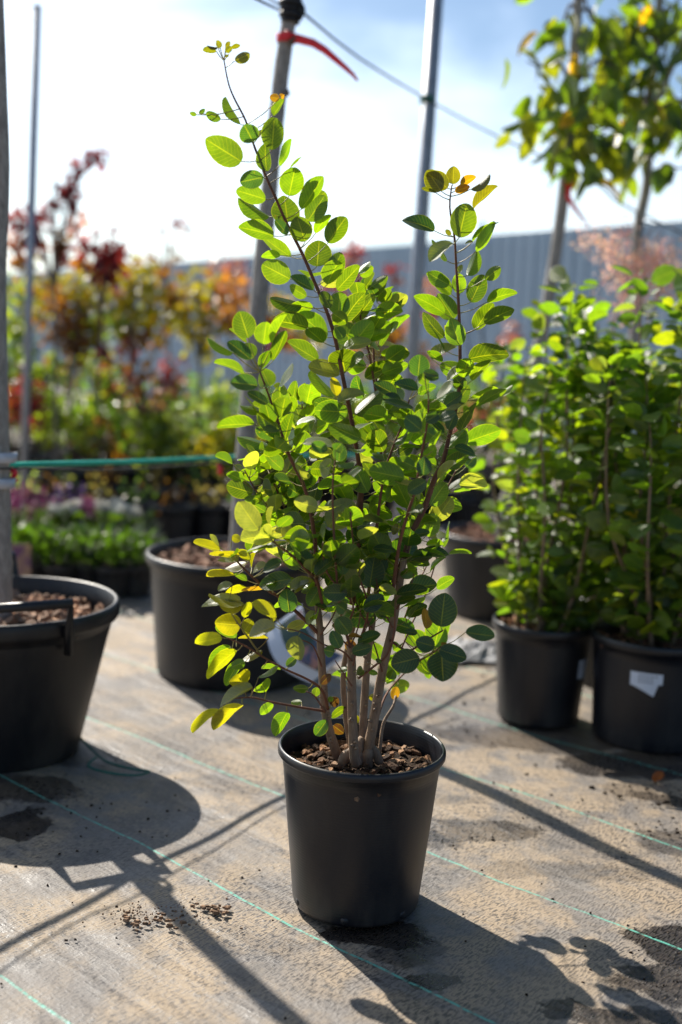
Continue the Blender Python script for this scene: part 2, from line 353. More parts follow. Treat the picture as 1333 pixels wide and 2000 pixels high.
# ---------------------------------------------------------------- sheet metal fence
def fence():
    m, g = newmat('blue grey coated steel sheet'); ob = g.n('ShaderNodeTexCoord').outputs['Object']
    mp = g.n('ShaderNodeMapping', i_Vector=ob); mp.inputs['Scale'].default_value = (1, 1, .15)
    c = g.mix(g.ramp(g.noise(mp.outputs[0], 3, 6, .6), .3, .7), (.31, .41, .50), (.37, .47, .56))
    p = g.n('ShaderNodeBsdfPrincipled', i_Base__Color=c, i_Roughness=.45); g.n('ShaderNodeOutputMaterial', i_0=p.outputs[0])
    a = np.array([3.06, 11.0]); d = unit(np.array([-5.924, 8.0])); nrm = np.array([d[1], -d[0]]);
    if nrm[1] > 0: nrm = -nrm
    post_t = 2.78
    def run(name, t0, t1, top, label, off):
        f = thing(name, label, 'fence', (*(a+d*t0), 0))
        b = MB(); prof = [(0, 0), (.10, 0), (.12, .03), (.16, .03), (.18, 0)]
        t = t0; pts = []
        while t < t1:
            for (dx, dz) in prof[:-1]:
                if t+dx <= t1: pts.append((t+dx, dz))
            t += .18
        vs = []
        for (tt, dz) in pts:
            q = a+d*tt+nrm*(dz+off); vs += [(*q, .02), (*q, top)]
        fs = [(2*i, 2*i+2, 2*i+3, 2*i+1) for i in range(len(pts)-1)]
        b.add(vs, fs); o = obj('sheet_panel', b.mesh(), m, f, False); 
        so_ = o.modifiers.new('solid', 'SOLIDIFY'); so_.thickness = .002
        for nm, z in (('top_rail', top), ('bottom_rail', .35)):
            b = MB(); q0 = a+d*t0+nrm*(off-.03); q1 = a+d*t1+nrm*(off-.03)
            b.tube([(*q0, z), (*q1, z)], .025, 6, 0); obj(nm, b.mesh(), m, f)
        tt = t0+.02
        while tt < t1:
            b = MB(); q = a+d*tt+nrm*(off-.07); b.box((q[0]-.03, q[1]-.03, 0), (q[0]+.03, q[1]+.03, top+(.22 if tt < t0+.1 and t0 > 2 else -.02)))
            obj('post', b.mesh(), m, f, False); tt += 3.0
    run('metal_fence', -6.0, post_t, 2.36, 'nearer blue grey corrugated fence on the right, slightly taller than the stretch past its post', 0)
    run('metal_fence', post_t+.005, 19.0, 2.30, 'blue grey corrugated sheet fence running off to the left behind the autumn trees', -.02)
fence()

# ---------------------------------------------------------------- pots
def pot(root, c, R, r, H, soil_z, mat=M['pot'], handles=False, feet=True, k=64, lip=.028, soil_mat=None):
    x, y = c
    prof = [(0, .006), (r*.93, .006), (r*.93, 0), (r*.985, 0), (r, .006)]
    for i in range(1, 9): t = i/9; prof.append((r+(R*.945-r)*t, .006+(H-lip-.006)*t))
    prof += [(R*.948, H-lip), (R*.985, H-lip+.001), (R, H-lip*.75), (R, H-lip*.3), (R*.992, H-.003), (R*.98, H), (R*.965, H), (R*.952, H-.004), (R*.94, H-lip), (R*.93, H-lip*1.5), (R*.90, soil_z-.03)]
    b = MB(); b.lathe(prof, (x, y, 0), k)
    o = obj('pot', b.mesh(), mat, root); 
    # soil with a bumpy surface
    b = MB(); nr, k2 = 14, 48; vs = [(x, y, soil_z+.008)]
    for i in range(1, nr+1):
        rr = R*.925*i/nr
        for q in range(k2):
            t = 2*math.pi*q/k2; vs.append((x+rr*math.cos(t), y+rr*math.sin(t), soil_z+.008*(1-(i/nr)**2)+random.uniform(-.004, .004)))
    fs = [(0, 1+q, 1+(q+1) % k2) for q in range(k2)]+[(1+(i-1)*k2+q, 1+i*k2+q, 1+i*k2+(q+1) % k2, 1+(i-1)*k2+(q+1) % k2) for i in range(1, nr) for q in range(k2)]
    b.add(vs, fs); obj('soil', b.mesh(), M['soil'], root)
    return o
def chips(root, c, R, z, n, size, mat, cols, name='bark_mulch', flat=.35, hump=.0):
    b = MB()
    for i in range(n):
        rr = R*math.sqrt(random.random()); t = random.uniform(0, 6.28); px, py = c[0]+rr*math.cos(t), c[1]+rr*math.sin(t)
        s = size*random.uniform(.4, 1.3); l = s*random.uniform(1, 2.6); h = s*random.uniform(flat*.7, flat*1.6)
        mt = Matrix.Translation((px, py, z+h*.5+random.uniform(0, size*.5)+hump*(1-(rr/R)**2))) @ Matrix.Rotation(random.uniform(0, 6.28), 4, 'Z') @ Matrix.Rotation(random.gauss(0, .35), 4, 'X') @ Matrix.Rotation(random.gauss(0, .35), 4, 'Y')
        vs = []
        for dz in (-1, 1):
            for dx, dy in ((-1, -.8), (-.2, -1), (1, -.6), (.9, .7), (.1, 1), (-.9, .6)):
                k = 1 if dz < 0 else random.uniform(.6, .9)
                vs.append(mt @ Vector((dx*l/2*k*random.uniform(.8, 1.15), dy*s/2*k*random.uniform(.75, 1.2), dz*h/2*random.uniform(.8, 1.2))))
        f = [(5, 4, 3, 2, 1, 0), (6, 7, 8, 9, 10, 11)]+[(i_, (i_+1) % 6, 6+(i_+1) % 6, 6+i_) for i_ in range(6)]
        v = random.uniform(.55, 1.35); cc = random.choice(cols); b.add(vs, f, tuple(q*v for q in cc))
    o = obj(name, b.mesh(True), mat, root, False); o['kind'] = 'stuff'; return o
CH = [(1, 1, 1), (1.1, .9, .75), (.75, .7, .65), (.5, .45, .4), (1.3, 1.15, .95)]

# ---------------------------------------------------------------- the smoke bush in front
main = thing('potted_bush', 'tall sharp green bush with round leaves and bare lower stems in the foremost black pot', 'potted plant', (.06, 2.185, 0))
mc = (.06, 2.185)
pot(main, mc, .166, .127, .32, .272, lip=.019)
for a_ in (-100, -45, 10, 65, 120, 175, -155):
    b = MB(); t = math.radians(a_); r_ = .1275; b.tube([(mc[0]+(r_-.004)*math.cos(t), mc[1]+(r_-.004)*math.sin(t), .012), (mc[0]+(r_+.0006)*math.cos(t), mc[1]+(r_+.0006)*math.sin(t), .012)], .008, 12, 0)
    obj('drain_hole', b.mesh(), M['rubber'], main)
chips(main, mc, .148, .272, 300, .0115, M['chip'], [(1, .95, .9), (1.1, .9, .75), (.7, .6, .5), (.4, .32, .26), (.22, .17, .13), (.18, .14, .11), (1.3, 1.15, .95)], hump=.012)
PS = 2.2/F                                              # metres per photo pixel at the bush
PT = {}
def stem(name, pts, r0_, r1, Y, mat, k=9, nm='stem', jit=.03, rpow=1):
    n = len(pts); Ys = [Y]*n if np.isscalar(Y) else np.interp(np.linspace(0, 1, n), np.linspace(0, 1, len(Y)), Y)
    P = [at(x, y, yy) for (x, y), yy in zip(pts, Ys)]
    if not np.isscalar(Y):
        pass
    rad = [(r0_+(r1-r0_)*(i/(n-1))**rpow)*PS/2 for i in range(n)]
    b = MB(); b.tube(P, rad, k, 4, True, jit); obj(nm, b.mesh(), mat, main)
    # dense samples for attaching leaves
    Q = []
    for i in range(n-1):
        for t in np.linspace(0, 1, 6, endpoint=False): Q.append(np.array([pts[i][0]*(1-t)+pts[i+1][0]*t, pts[i][1]*(1-t)+pts[i+1][1]*t, Ys[i]*(1-t)+Ys[i+1]*t]))
    Q.append(np.array([*pts[-1], Ys[-1]])); PT[name] = np.array(Q)
soilY = 2.18
def scars(pts, Y, n):
    b = MB()
    for i in range(n):
        k_ = random.randrange(len(pts)-1); t = random.random(); x = pts[k_][0]*(1-t)+pts[k_+1][0]*t; y = pts[k_][1]*(1-t)+pts[k_+1][1]*t
        p = at(x, y, Y); a_ = random.uniform(-2.6, -.5); d = np.array([math.cos(a_), math.sin(a_), .35]); b.tube([p+d*.006, p+d*.0095, p+d*.0125], [.0036, .0028, .0012], 6, 0)
    return b
stem('T1', [(664, 1486), (651, 1452), (636, 1392), (629, 1302), (624, 1216), (617, 1160), (600, 1100)], 22, 10, [2.19, 2.16, 2.16], M['stem'])
stem('T2', [(697, 1492), (692, 1470), (688, 1377), (687, 1281), (684, 1262)], 22, 15, [2.13, 2.11], M['stem'])
stem('T3', [(709, 1478), (709, 1427), (717, 1302), (727, 1226), (736, 1150), (745, 1060)], 19, 9, [2.2, 2.22, 2.2], M['stem'])
stem('T4', [(715, 1480), (727, 1427), (747, 1312), (767, 1226), (778, 1160), (790, 1090)], 23, 12, [2.17, 2.15, 2.14], M['stem'])
stem('T5', [(742, 1470), (749, 1414), (768, 1380), (773, 1360)], 8, 5, [2.19, 2.25], M['stem'])
stem('T6', [(690, 1482), (676, 1400), (672, 1300), (700, 1180), (690, 1090), (706, 945)], 13, 9, [2.25, 2.24, 2.19], M['stem'])
stem('S1', [(706, 945), (700, 896), (687, 820), (669, 731), (656, 666), (640, 612), (613, 547), (591, 496), (561, 437), (538, 385), (520, 345), (495, 280), (480, 235), (457, 190), (446, 160), (438, 118)], 9.5, 2.4, [2.19, 2.17, 2.13], M['twig'])
stem('S1b', [(706, 945), (702, 1050), (688, 1180)], 10, 12, 2.19, M['twig'])
stem('S2', [(618, 1165), (616, 1060), (598, 961), (568, 896), (556, 863), (536, 803), (525, 771), (508, 726)], 9, 3, [2.16, 2.1, 2.06], M['twig'])
stem('S3', [(770, 1140), (791, 1087), (802, 1047), (830, 990), (849, 936), (865, 904), (879, 847), (896, 770), (899, 696), (897, 612), (892, 526), (888, 463), (879, 405), (883, 362)], 14, 2.4, [2.15, 2.2, 2.2], M['twig'])
stem('S4', [(767, 1160), (780, 1066), (798, 1000), (811, 958), (825, 882), (835, 826), (838, 780)], 8, 3, [2.12, 2.06, 2.02], M['twig'])
stem('S5', [(720, 1160), (735, 1040), (749, 936), (768, 874), (790, 820), (800, 780)], 7, 3, [2.16, 2.12], M['twig'])
stem('S6', [(736, 1150), (748, 1040), (745, 950), (744, 874), (738, 793), (721, 690), (707, 640), (702, 582), (699, 545)], 8, 3, [2.22, 2.34, 2.36], M['twig'])
stem('S7', [(748, 1040), (752, 900), (740, 780), (730, 680), (745, 610), (760, 580)], 7, 3, [2.3, 2.42, 2.42], M['twig'])
stem('S8', [(624, 1180), (600, 1080), (560, 1000), (530, 930), (520, 890)], 7, 3, [2.18, 2.26, 2.28], M['twig'])
stem('S9', [(617, 1160), (610, 1020), (626, 920), (600, 840), (590, 790)], 7, 3, [2.2, 2.3, 2.32], M['twig'])
stem('S10', [(790, 1090), (830, 1020), (870, 960), (900, 900)], 7, 3, [2.2, 2.3, 2.32], M['twig'])
stem('S11', [(684, 1262), (665, 1190), (655, 1080), (650, 960), (655, 900)], 6, 3, [2.08, 2.02, 2.0], M['twig'])
stem('B1', [(700, 1325), (729, 1303), (756, 1279), (770, 1236), (772, 1190)], 5, 3, [2.1, 2.06], M['twig'])
stem('B2', [(762, 1250), (797, 1271), (830, 1252), (866, 1231)], 5, 3, [2.14, 2.12, 2.1], M['twig'])
stem('B2b', [(775, 1290), (797, 1300), (820, 1290), (845, 1276), (862, 1262)], 4.5, 2.6, [2.1, 2.06, 2.04], M['twig'])
stem('B3', [(641, 1385), (630, 1349), (603, 1328), (549, 1303), (511, 1281), (480, 1262), (445, 1246)], 6, 2.6, [2.15, 2.08, 2.02], M['twig'])
stem('B4', [(636, 1389), (590, 1382), (530, 1371), (490, 1362), (440, 1366)], 5.5, 2.4, [2.15, 2.06, 1.99], M['twig'])
stem('B5', [(625, 1240), (589, 1204), (546, 1166), (527, 1155), (495, 1128), (463, 1096), (450, 1080)], 8, 3, [2.16, 2.12, 2.1], M['twig'])
stem('B6', [(632, 1190), (619, 1133), (603, 1117), (571, 1085), (535, 1058), (520, 1030)], 7, 3, [2.12, 2.04, 2.0], M['twig'])
stem('B8', [(687, 1290), (668, 1271), (633, 1259), (592, 1236), (560, 1228)], 4, 2.2, [2.1, 2.02, 2.0], M['twig'])
stem('B9', [(775, 1290), (807, 1214), (826, 1177), (853, 1093), (865, 1040)], 4, 2.4, [2.2, 2.28, 2.3], M['twig'])
stem('B10', [(790, 1210), (815, 1139), (832, 1109), (850, 1050)], 3.6, 2.2, [2.2, 2.3], M['twig'])
stem('B11', [(686, 1262), (676, 1230), (690, 1180), (640, 1120), (630, 1060)], 5, 3, [2.1, 2.04, 2.02], M['twig'])
stem('B12', [(700, 1260), (720, 1190), (700, 1120), (690, 1060), (685, 1000)], 5, 3, [2.12, 2.06, 2.03], M['twig'])
stem('B13', [(511, 1281), (485, 1245), (460, 1210), (445, 1185)], 4, 2.4, [2.07, 2.05], M['petiole'])
ZO = {1: (360, 60, .27), 2: (440, 380, .27), 3: (780, 310, .18), 4: (720, 500, .225), 5: (390, 580, .225), 6: (660, 680, .27), 7: (360, 1020, .27), 8: (640, 1020, .27), 9: (350, 1000, .5026)}
LV = {
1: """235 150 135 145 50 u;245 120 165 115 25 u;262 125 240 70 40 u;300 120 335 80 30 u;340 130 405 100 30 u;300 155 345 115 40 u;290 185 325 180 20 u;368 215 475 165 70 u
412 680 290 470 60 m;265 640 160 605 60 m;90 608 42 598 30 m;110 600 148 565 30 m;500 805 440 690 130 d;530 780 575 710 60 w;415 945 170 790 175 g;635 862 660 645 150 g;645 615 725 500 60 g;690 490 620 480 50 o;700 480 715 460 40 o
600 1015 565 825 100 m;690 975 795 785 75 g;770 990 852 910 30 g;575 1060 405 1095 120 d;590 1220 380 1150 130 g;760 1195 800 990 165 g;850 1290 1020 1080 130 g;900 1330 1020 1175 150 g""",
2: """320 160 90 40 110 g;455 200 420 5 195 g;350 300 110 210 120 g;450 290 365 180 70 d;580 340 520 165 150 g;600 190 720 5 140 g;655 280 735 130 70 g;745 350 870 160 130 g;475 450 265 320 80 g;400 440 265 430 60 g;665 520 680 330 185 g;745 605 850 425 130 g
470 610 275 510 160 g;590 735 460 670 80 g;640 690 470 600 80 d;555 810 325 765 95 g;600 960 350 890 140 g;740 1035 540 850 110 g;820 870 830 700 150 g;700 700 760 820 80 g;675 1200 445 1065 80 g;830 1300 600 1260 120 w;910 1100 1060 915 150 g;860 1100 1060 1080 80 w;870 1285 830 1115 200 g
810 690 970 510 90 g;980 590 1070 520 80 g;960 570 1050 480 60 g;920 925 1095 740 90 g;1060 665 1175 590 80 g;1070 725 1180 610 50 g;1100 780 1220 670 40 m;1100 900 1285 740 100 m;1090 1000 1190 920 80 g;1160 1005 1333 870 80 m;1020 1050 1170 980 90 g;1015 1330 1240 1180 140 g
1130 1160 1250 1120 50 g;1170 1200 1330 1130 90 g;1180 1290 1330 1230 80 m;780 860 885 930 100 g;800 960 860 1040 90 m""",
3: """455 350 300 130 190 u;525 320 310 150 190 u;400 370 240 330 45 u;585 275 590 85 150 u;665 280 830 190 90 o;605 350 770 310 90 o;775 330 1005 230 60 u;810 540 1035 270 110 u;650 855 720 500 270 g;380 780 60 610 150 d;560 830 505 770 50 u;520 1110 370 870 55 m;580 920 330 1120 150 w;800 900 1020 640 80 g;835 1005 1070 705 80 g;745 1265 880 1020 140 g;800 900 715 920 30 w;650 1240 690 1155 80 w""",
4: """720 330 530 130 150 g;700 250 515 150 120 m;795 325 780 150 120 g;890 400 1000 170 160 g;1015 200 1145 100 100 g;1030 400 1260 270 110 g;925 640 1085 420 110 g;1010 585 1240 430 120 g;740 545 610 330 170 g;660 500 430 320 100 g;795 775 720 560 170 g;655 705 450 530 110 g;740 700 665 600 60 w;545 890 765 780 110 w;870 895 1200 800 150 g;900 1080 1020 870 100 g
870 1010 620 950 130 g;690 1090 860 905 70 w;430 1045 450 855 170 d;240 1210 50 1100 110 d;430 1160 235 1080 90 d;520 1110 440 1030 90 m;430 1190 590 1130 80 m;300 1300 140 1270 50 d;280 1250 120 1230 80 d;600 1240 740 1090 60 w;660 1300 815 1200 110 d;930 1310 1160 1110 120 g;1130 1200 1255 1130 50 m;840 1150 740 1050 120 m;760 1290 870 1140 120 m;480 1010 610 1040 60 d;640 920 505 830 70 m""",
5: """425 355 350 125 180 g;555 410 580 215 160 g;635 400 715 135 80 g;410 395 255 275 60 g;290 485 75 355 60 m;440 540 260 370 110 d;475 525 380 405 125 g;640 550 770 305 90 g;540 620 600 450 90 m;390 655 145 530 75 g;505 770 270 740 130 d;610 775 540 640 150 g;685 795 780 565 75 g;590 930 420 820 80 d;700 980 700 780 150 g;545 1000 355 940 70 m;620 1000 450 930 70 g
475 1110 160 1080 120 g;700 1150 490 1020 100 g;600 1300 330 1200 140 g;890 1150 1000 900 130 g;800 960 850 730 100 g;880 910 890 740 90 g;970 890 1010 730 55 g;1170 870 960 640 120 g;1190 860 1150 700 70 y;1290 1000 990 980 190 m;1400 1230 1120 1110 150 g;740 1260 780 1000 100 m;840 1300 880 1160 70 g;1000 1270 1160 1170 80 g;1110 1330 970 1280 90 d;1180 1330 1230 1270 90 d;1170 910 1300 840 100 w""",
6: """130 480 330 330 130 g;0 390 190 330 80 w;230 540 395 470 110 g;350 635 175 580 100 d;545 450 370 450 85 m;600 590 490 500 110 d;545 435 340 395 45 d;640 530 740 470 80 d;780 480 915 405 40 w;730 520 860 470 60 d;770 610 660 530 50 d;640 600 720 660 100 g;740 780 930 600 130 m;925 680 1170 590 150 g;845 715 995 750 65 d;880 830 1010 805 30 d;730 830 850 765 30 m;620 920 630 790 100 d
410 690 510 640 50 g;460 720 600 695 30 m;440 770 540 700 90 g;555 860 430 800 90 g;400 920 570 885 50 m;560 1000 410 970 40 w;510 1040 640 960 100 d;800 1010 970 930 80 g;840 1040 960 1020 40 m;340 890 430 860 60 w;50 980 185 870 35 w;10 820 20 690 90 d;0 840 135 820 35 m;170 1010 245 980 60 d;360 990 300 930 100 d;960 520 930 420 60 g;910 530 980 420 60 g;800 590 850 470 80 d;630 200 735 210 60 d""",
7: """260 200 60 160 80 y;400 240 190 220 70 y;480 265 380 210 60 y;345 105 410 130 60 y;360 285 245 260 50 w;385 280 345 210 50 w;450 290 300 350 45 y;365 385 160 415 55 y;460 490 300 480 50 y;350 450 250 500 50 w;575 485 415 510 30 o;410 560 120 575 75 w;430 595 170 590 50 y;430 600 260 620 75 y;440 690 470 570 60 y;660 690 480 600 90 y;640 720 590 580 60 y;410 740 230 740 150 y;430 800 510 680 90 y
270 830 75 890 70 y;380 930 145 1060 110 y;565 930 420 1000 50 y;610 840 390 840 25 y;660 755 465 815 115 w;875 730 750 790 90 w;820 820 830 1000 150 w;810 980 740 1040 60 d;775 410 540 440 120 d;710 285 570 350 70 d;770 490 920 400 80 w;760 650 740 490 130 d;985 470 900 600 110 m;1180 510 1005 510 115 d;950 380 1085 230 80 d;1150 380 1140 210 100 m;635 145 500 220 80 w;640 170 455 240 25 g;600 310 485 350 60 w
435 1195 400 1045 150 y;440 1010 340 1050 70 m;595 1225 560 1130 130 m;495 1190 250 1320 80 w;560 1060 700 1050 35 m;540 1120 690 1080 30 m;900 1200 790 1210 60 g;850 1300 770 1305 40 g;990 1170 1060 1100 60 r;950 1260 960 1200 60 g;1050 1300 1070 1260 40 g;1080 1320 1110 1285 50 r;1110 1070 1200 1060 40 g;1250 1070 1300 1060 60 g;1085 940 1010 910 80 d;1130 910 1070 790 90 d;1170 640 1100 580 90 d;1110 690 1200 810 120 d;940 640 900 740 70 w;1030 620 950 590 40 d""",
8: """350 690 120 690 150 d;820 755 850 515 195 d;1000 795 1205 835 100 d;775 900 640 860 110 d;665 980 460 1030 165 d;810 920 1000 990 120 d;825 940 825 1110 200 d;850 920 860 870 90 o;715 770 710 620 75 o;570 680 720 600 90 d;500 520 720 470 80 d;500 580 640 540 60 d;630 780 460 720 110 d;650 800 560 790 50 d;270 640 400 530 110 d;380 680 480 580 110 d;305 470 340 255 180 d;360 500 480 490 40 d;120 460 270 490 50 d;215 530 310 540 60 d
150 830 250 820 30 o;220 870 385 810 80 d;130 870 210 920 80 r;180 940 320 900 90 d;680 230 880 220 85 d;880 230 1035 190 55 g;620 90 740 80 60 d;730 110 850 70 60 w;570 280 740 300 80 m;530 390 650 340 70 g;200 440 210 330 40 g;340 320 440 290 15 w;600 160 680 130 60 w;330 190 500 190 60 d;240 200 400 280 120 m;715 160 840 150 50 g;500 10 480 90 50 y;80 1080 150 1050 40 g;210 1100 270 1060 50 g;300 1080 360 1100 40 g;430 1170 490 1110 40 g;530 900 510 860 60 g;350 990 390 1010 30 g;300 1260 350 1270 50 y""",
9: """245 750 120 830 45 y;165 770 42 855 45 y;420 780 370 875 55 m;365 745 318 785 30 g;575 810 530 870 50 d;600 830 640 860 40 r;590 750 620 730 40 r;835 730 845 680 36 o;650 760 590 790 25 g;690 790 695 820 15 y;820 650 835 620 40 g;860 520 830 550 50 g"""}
TONE = {'g': ((.041, .078, .011), .5), 'm': ((.032, .068, .012), .4), 'd': ((.014, .040, .020), .25), 'w': ((.09, .11, .085), .2), 'y': ((.092, .098, .007), .3), 'u': ((.045, .050, .008), .3), 'o': ((.11, .058, .010), .3), 'r': ((.035, .014, .012), .3)}  # w leaves carry a silvery sheen in their colour, d leaves shade
allpts = np.concatenate(list(PT.values()))
LB, LA, LN, LL, LW, LC = [], [], [], [], [], []; pet = MB()
def petiole(p0, p1, r=.00085):
    mid = (p0+p1)/2+np.array([0, 0, -.06*np.linalg.norm(p1-p0)]); pet.tube([p0, mid, p1], [r*1.25, r, r*.9], 5, 2, False)
def add_leaf(bx, by, tx, ty, wpx, tone, Y=None, attach=True):
    d = np.hypot(allpts[:, 0]-bx, allpts[:, 1]-by); 
    want = by+max(14, .7*float(d.min()))
    sc = d+.4*np.abs(allpts[:, 1]-want) + (0 if Y is None else 400*np.abs(allpts[:, 2]-Y)); k = int(np.argmin(sc)); A0 = allpts[k]
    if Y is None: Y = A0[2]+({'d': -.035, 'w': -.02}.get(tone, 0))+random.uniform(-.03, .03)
    Bp = at(bx, by, Y); Lpx = math.hypot(tx-bx, ty-by)
    wr = max(wpx, .62*Lpx); lr = max(Lpx, wpx*1.12); dep = math.sqrt(max(0, lr*lr-Lpx*Lpx))*PS
    dep *= random.choice((-1, 1)) if tone != 'd' else -1
    Tp = at(tx, ty, Y)+np.array([0, dep, 0]); 
    if tone in 'gym' and Lpx > .9*lr: Tp = Tp+np.array([0, random.uniform(-.35, .35)*Lpx*PS, 0])
    ax = unit(Tp-Bp); view = unit(CAM-Bp); n = unit(view-ax*(view@ax)); s = np.cross(ax, n)
    ang = math.acos(min(1, wpx/wr)); 
    up_s = 1 if s[2] > 0 else -1
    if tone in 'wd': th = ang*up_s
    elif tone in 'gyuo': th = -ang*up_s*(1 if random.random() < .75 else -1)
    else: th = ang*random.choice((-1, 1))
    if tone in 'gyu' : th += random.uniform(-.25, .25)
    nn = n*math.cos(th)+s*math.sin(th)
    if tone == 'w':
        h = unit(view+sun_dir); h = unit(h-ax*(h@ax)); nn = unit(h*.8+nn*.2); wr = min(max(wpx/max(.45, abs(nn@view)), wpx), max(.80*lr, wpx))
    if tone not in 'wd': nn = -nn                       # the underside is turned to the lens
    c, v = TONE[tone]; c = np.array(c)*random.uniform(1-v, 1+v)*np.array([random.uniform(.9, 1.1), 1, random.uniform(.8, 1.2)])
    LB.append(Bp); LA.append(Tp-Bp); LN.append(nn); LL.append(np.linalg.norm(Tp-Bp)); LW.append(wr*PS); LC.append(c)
    if attach and d[k] < 95: petiole(at(*A0), Bp)
    elif attach: petiole(Bp-unit(Tp-Bp)*.03+np.array([0, .02, -.012]), Bp)
crown_b = MB()
for (x0, y0, x1, y1, r_) in ((664, 1490, 690, 1462, .011), (697, 1492, 700, 1462, .015), (715, 1490, 722, 1452, .013), (742, 1480, 726, 1456, .008), (690, 1480, 709, 1440, .012)):
    crown_b.tube([at(x0, y0, 2.17)-np.array([0, 0, .01]), at((x0+x1)/2, (y0+y1)/2, 2.165), at(x1, y1, 2.17)], [r_*1.1, r_, r_*.55], 10, 4, True, .10)
obj('root_crown', crown_b.mesh(), M['stem'], main)
for pts_, Y_, n_ in (([(692, 1470), (688, 1377), (687, 1290)], 2.115, 9), ([(651, 1452), (636, 1392), (629, 1302), (624, 1216)], 2.165, 9), ([(709, 1427), (717, 1302), (727, 1226)], 2.21, 7), ([(727, 1427), (747, 1312), (767, 1226)], 2.155, 9)):
    sb = scars(pts_, Y_, n_); o_ = obj('bud', sb.mesh(), M['stem'], main); o_['kind'] = 'stuff'
# thin leafless twigs low in the bush
for i_, (tw_, y_) in enumerate((([(690, 1300), (700, 1262), (712, 1235), (730, 1200)], 2.09), ([(688, 1340), (668, 1310), (655, 1290)], 2.09), ([(747, 1312), (735, 1270), (722, 1230), (716, 1180)], 2.14), ([(629, 1302), (612, 1262), (590, 1250)], 2.12), ([(626, 1240), (650, 1205), (668, 1160)], 2.13), ([(684, 1265), (700, 1225), (705, 1190)], 2.08), ([(684, 1265), (660, 1240), (650, 1215)], 2.06), ([(727, 1226), (700, 1190), (690, 1130)], 2.2), ([(767, 1226), (745, 1180), (735, 1130)], 2.12), ([(775, 1190), (800, 1150), (812, 1110)], 2.13), ([(636, 1392), (615, 1360), (598, 1350)], 2.1))):
    stem('W%d' % i_, tw_, 4, 2, y_, M['twig'], 6)
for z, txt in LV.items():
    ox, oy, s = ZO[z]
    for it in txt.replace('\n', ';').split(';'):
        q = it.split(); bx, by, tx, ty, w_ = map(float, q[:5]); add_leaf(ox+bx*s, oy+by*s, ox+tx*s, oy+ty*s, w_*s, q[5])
# further leaves spiral up every stem and fill the heart of the bush
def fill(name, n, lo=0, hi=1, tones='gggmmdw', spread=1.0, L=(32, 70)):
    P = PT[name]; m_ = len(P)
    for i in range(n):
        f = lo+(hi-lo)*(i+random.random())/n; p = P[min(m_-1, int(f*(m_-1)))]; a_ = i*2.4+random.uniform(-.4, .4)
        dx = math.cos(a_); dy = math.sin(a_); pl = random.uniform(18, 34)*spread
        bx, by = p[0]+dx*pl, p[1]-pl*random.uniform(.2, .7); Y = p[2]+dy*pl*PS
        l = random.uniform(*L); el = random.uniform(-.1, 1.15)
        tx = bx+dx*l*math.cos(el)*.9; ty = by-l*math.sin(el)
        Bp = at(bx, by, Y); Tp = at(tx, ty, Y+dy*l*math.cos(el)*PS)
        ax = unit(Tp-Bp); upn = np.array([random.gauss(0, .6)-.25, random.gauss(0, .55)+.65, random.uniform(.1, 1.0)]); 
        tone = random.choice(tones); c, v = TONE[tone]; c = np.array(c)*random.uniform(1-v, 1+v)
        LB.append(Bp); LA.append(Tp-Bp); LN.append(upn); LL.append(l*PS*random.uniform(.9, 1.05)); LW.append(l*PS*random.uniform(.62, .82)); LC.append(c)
        petiole(at(*p), Bp)
stem('BK', [(735, 1415), (752, 1362), (780, 1325), (820, 1290), (850, 1270)], 5, 2.6, [2.22, 2.34, 2.42], M['twig'])  # twig behind the front leaves, added to carry leaves that cast shadows
for (bx_, by_, tx_, ty_, w_, *yy_) in ((805, 1300, 762, 1288, 46), (846, 1276, 880, 1306, 46), (838, 1268, 810, 1238, 40), (856, 1262, 866, 1205, 52), (780, 1318, 752, 1285, 40), (848, 1290, 838, 1322, 38), (846, 1276, 884, 1300, 48, 2.3), (805, 1300, 765, 1290, 48, 2.3), (850, 1262, 864, 1200, 52, 2.32), (830, 1282, 858, 1312, 46, 2.3), (820, 1262, 800, 1235, 40, 2.3), (450, 1262, 408, 1300, 40, 2.25), (462, 1245, 425, 1225, 44, 2.25), (470, 1290, 440, 1330, 40, 2.22), (745, 1290, 718, 1262, 40, 2.42), (690, 1330, 655, 1312, 42, 2.42)):
    y_ = yy_[0] if yy_ else 2.43; k_ = int(np.argmin(np.hypot(allpts[:, 0]-bx_, allpts[:, 1]-by_)+300*np.abs(allpts[:, 2]-y_))); p0_, p1_ = at(bx_, by_, y_), at(tx_, ty_, y_); LB.append(p0_); LA.append(p1_-p0_); LN.append(sun_dir+np.array([0, 0, .2])); LL.append(np.linalg.norm(p1_-p0_)*1.1); LW.append(w_*PS*1.1); LC.append(np.array(TONE['m'][0])); petiole(at(*allpts[k_]), p0_)  # sunward leaves set behind others, added for their shadows on the ground
for q_ in ((800, 1300, 768, 1288, 42, 'm'), (842, 1275, 868, 1300, 40, 'm'), (838, 1272, 815, 1245, 38, 'm'), (848, 1268, 866, 1225, 40, 'm'), (770, 1330, 742, 1300, 34, 'g'), (765, 1345, 800, 1335, 30, 'g'), (812, 1292, 850, 1310, 30, 'm')): add_leaf(*q_[:6], Y=2.41)
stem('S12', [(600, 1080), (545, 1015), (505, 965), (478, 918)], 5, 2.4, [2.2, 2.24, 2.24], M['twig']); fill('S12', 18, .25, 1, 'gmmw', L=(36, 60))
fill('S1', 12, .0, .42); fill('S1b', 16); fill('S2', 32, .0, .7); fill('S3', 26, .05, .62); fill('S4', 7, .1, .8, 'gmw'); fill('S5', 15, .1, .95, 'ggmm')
fill('S6', 26, .12, .95); fill('S7', 26, .1, .95); fill('S8', 38, .15, 1, 'ggmmw'); fill('S9', 24, .2, 1, 'ggm'); fill('S10', 20, .1, .98)
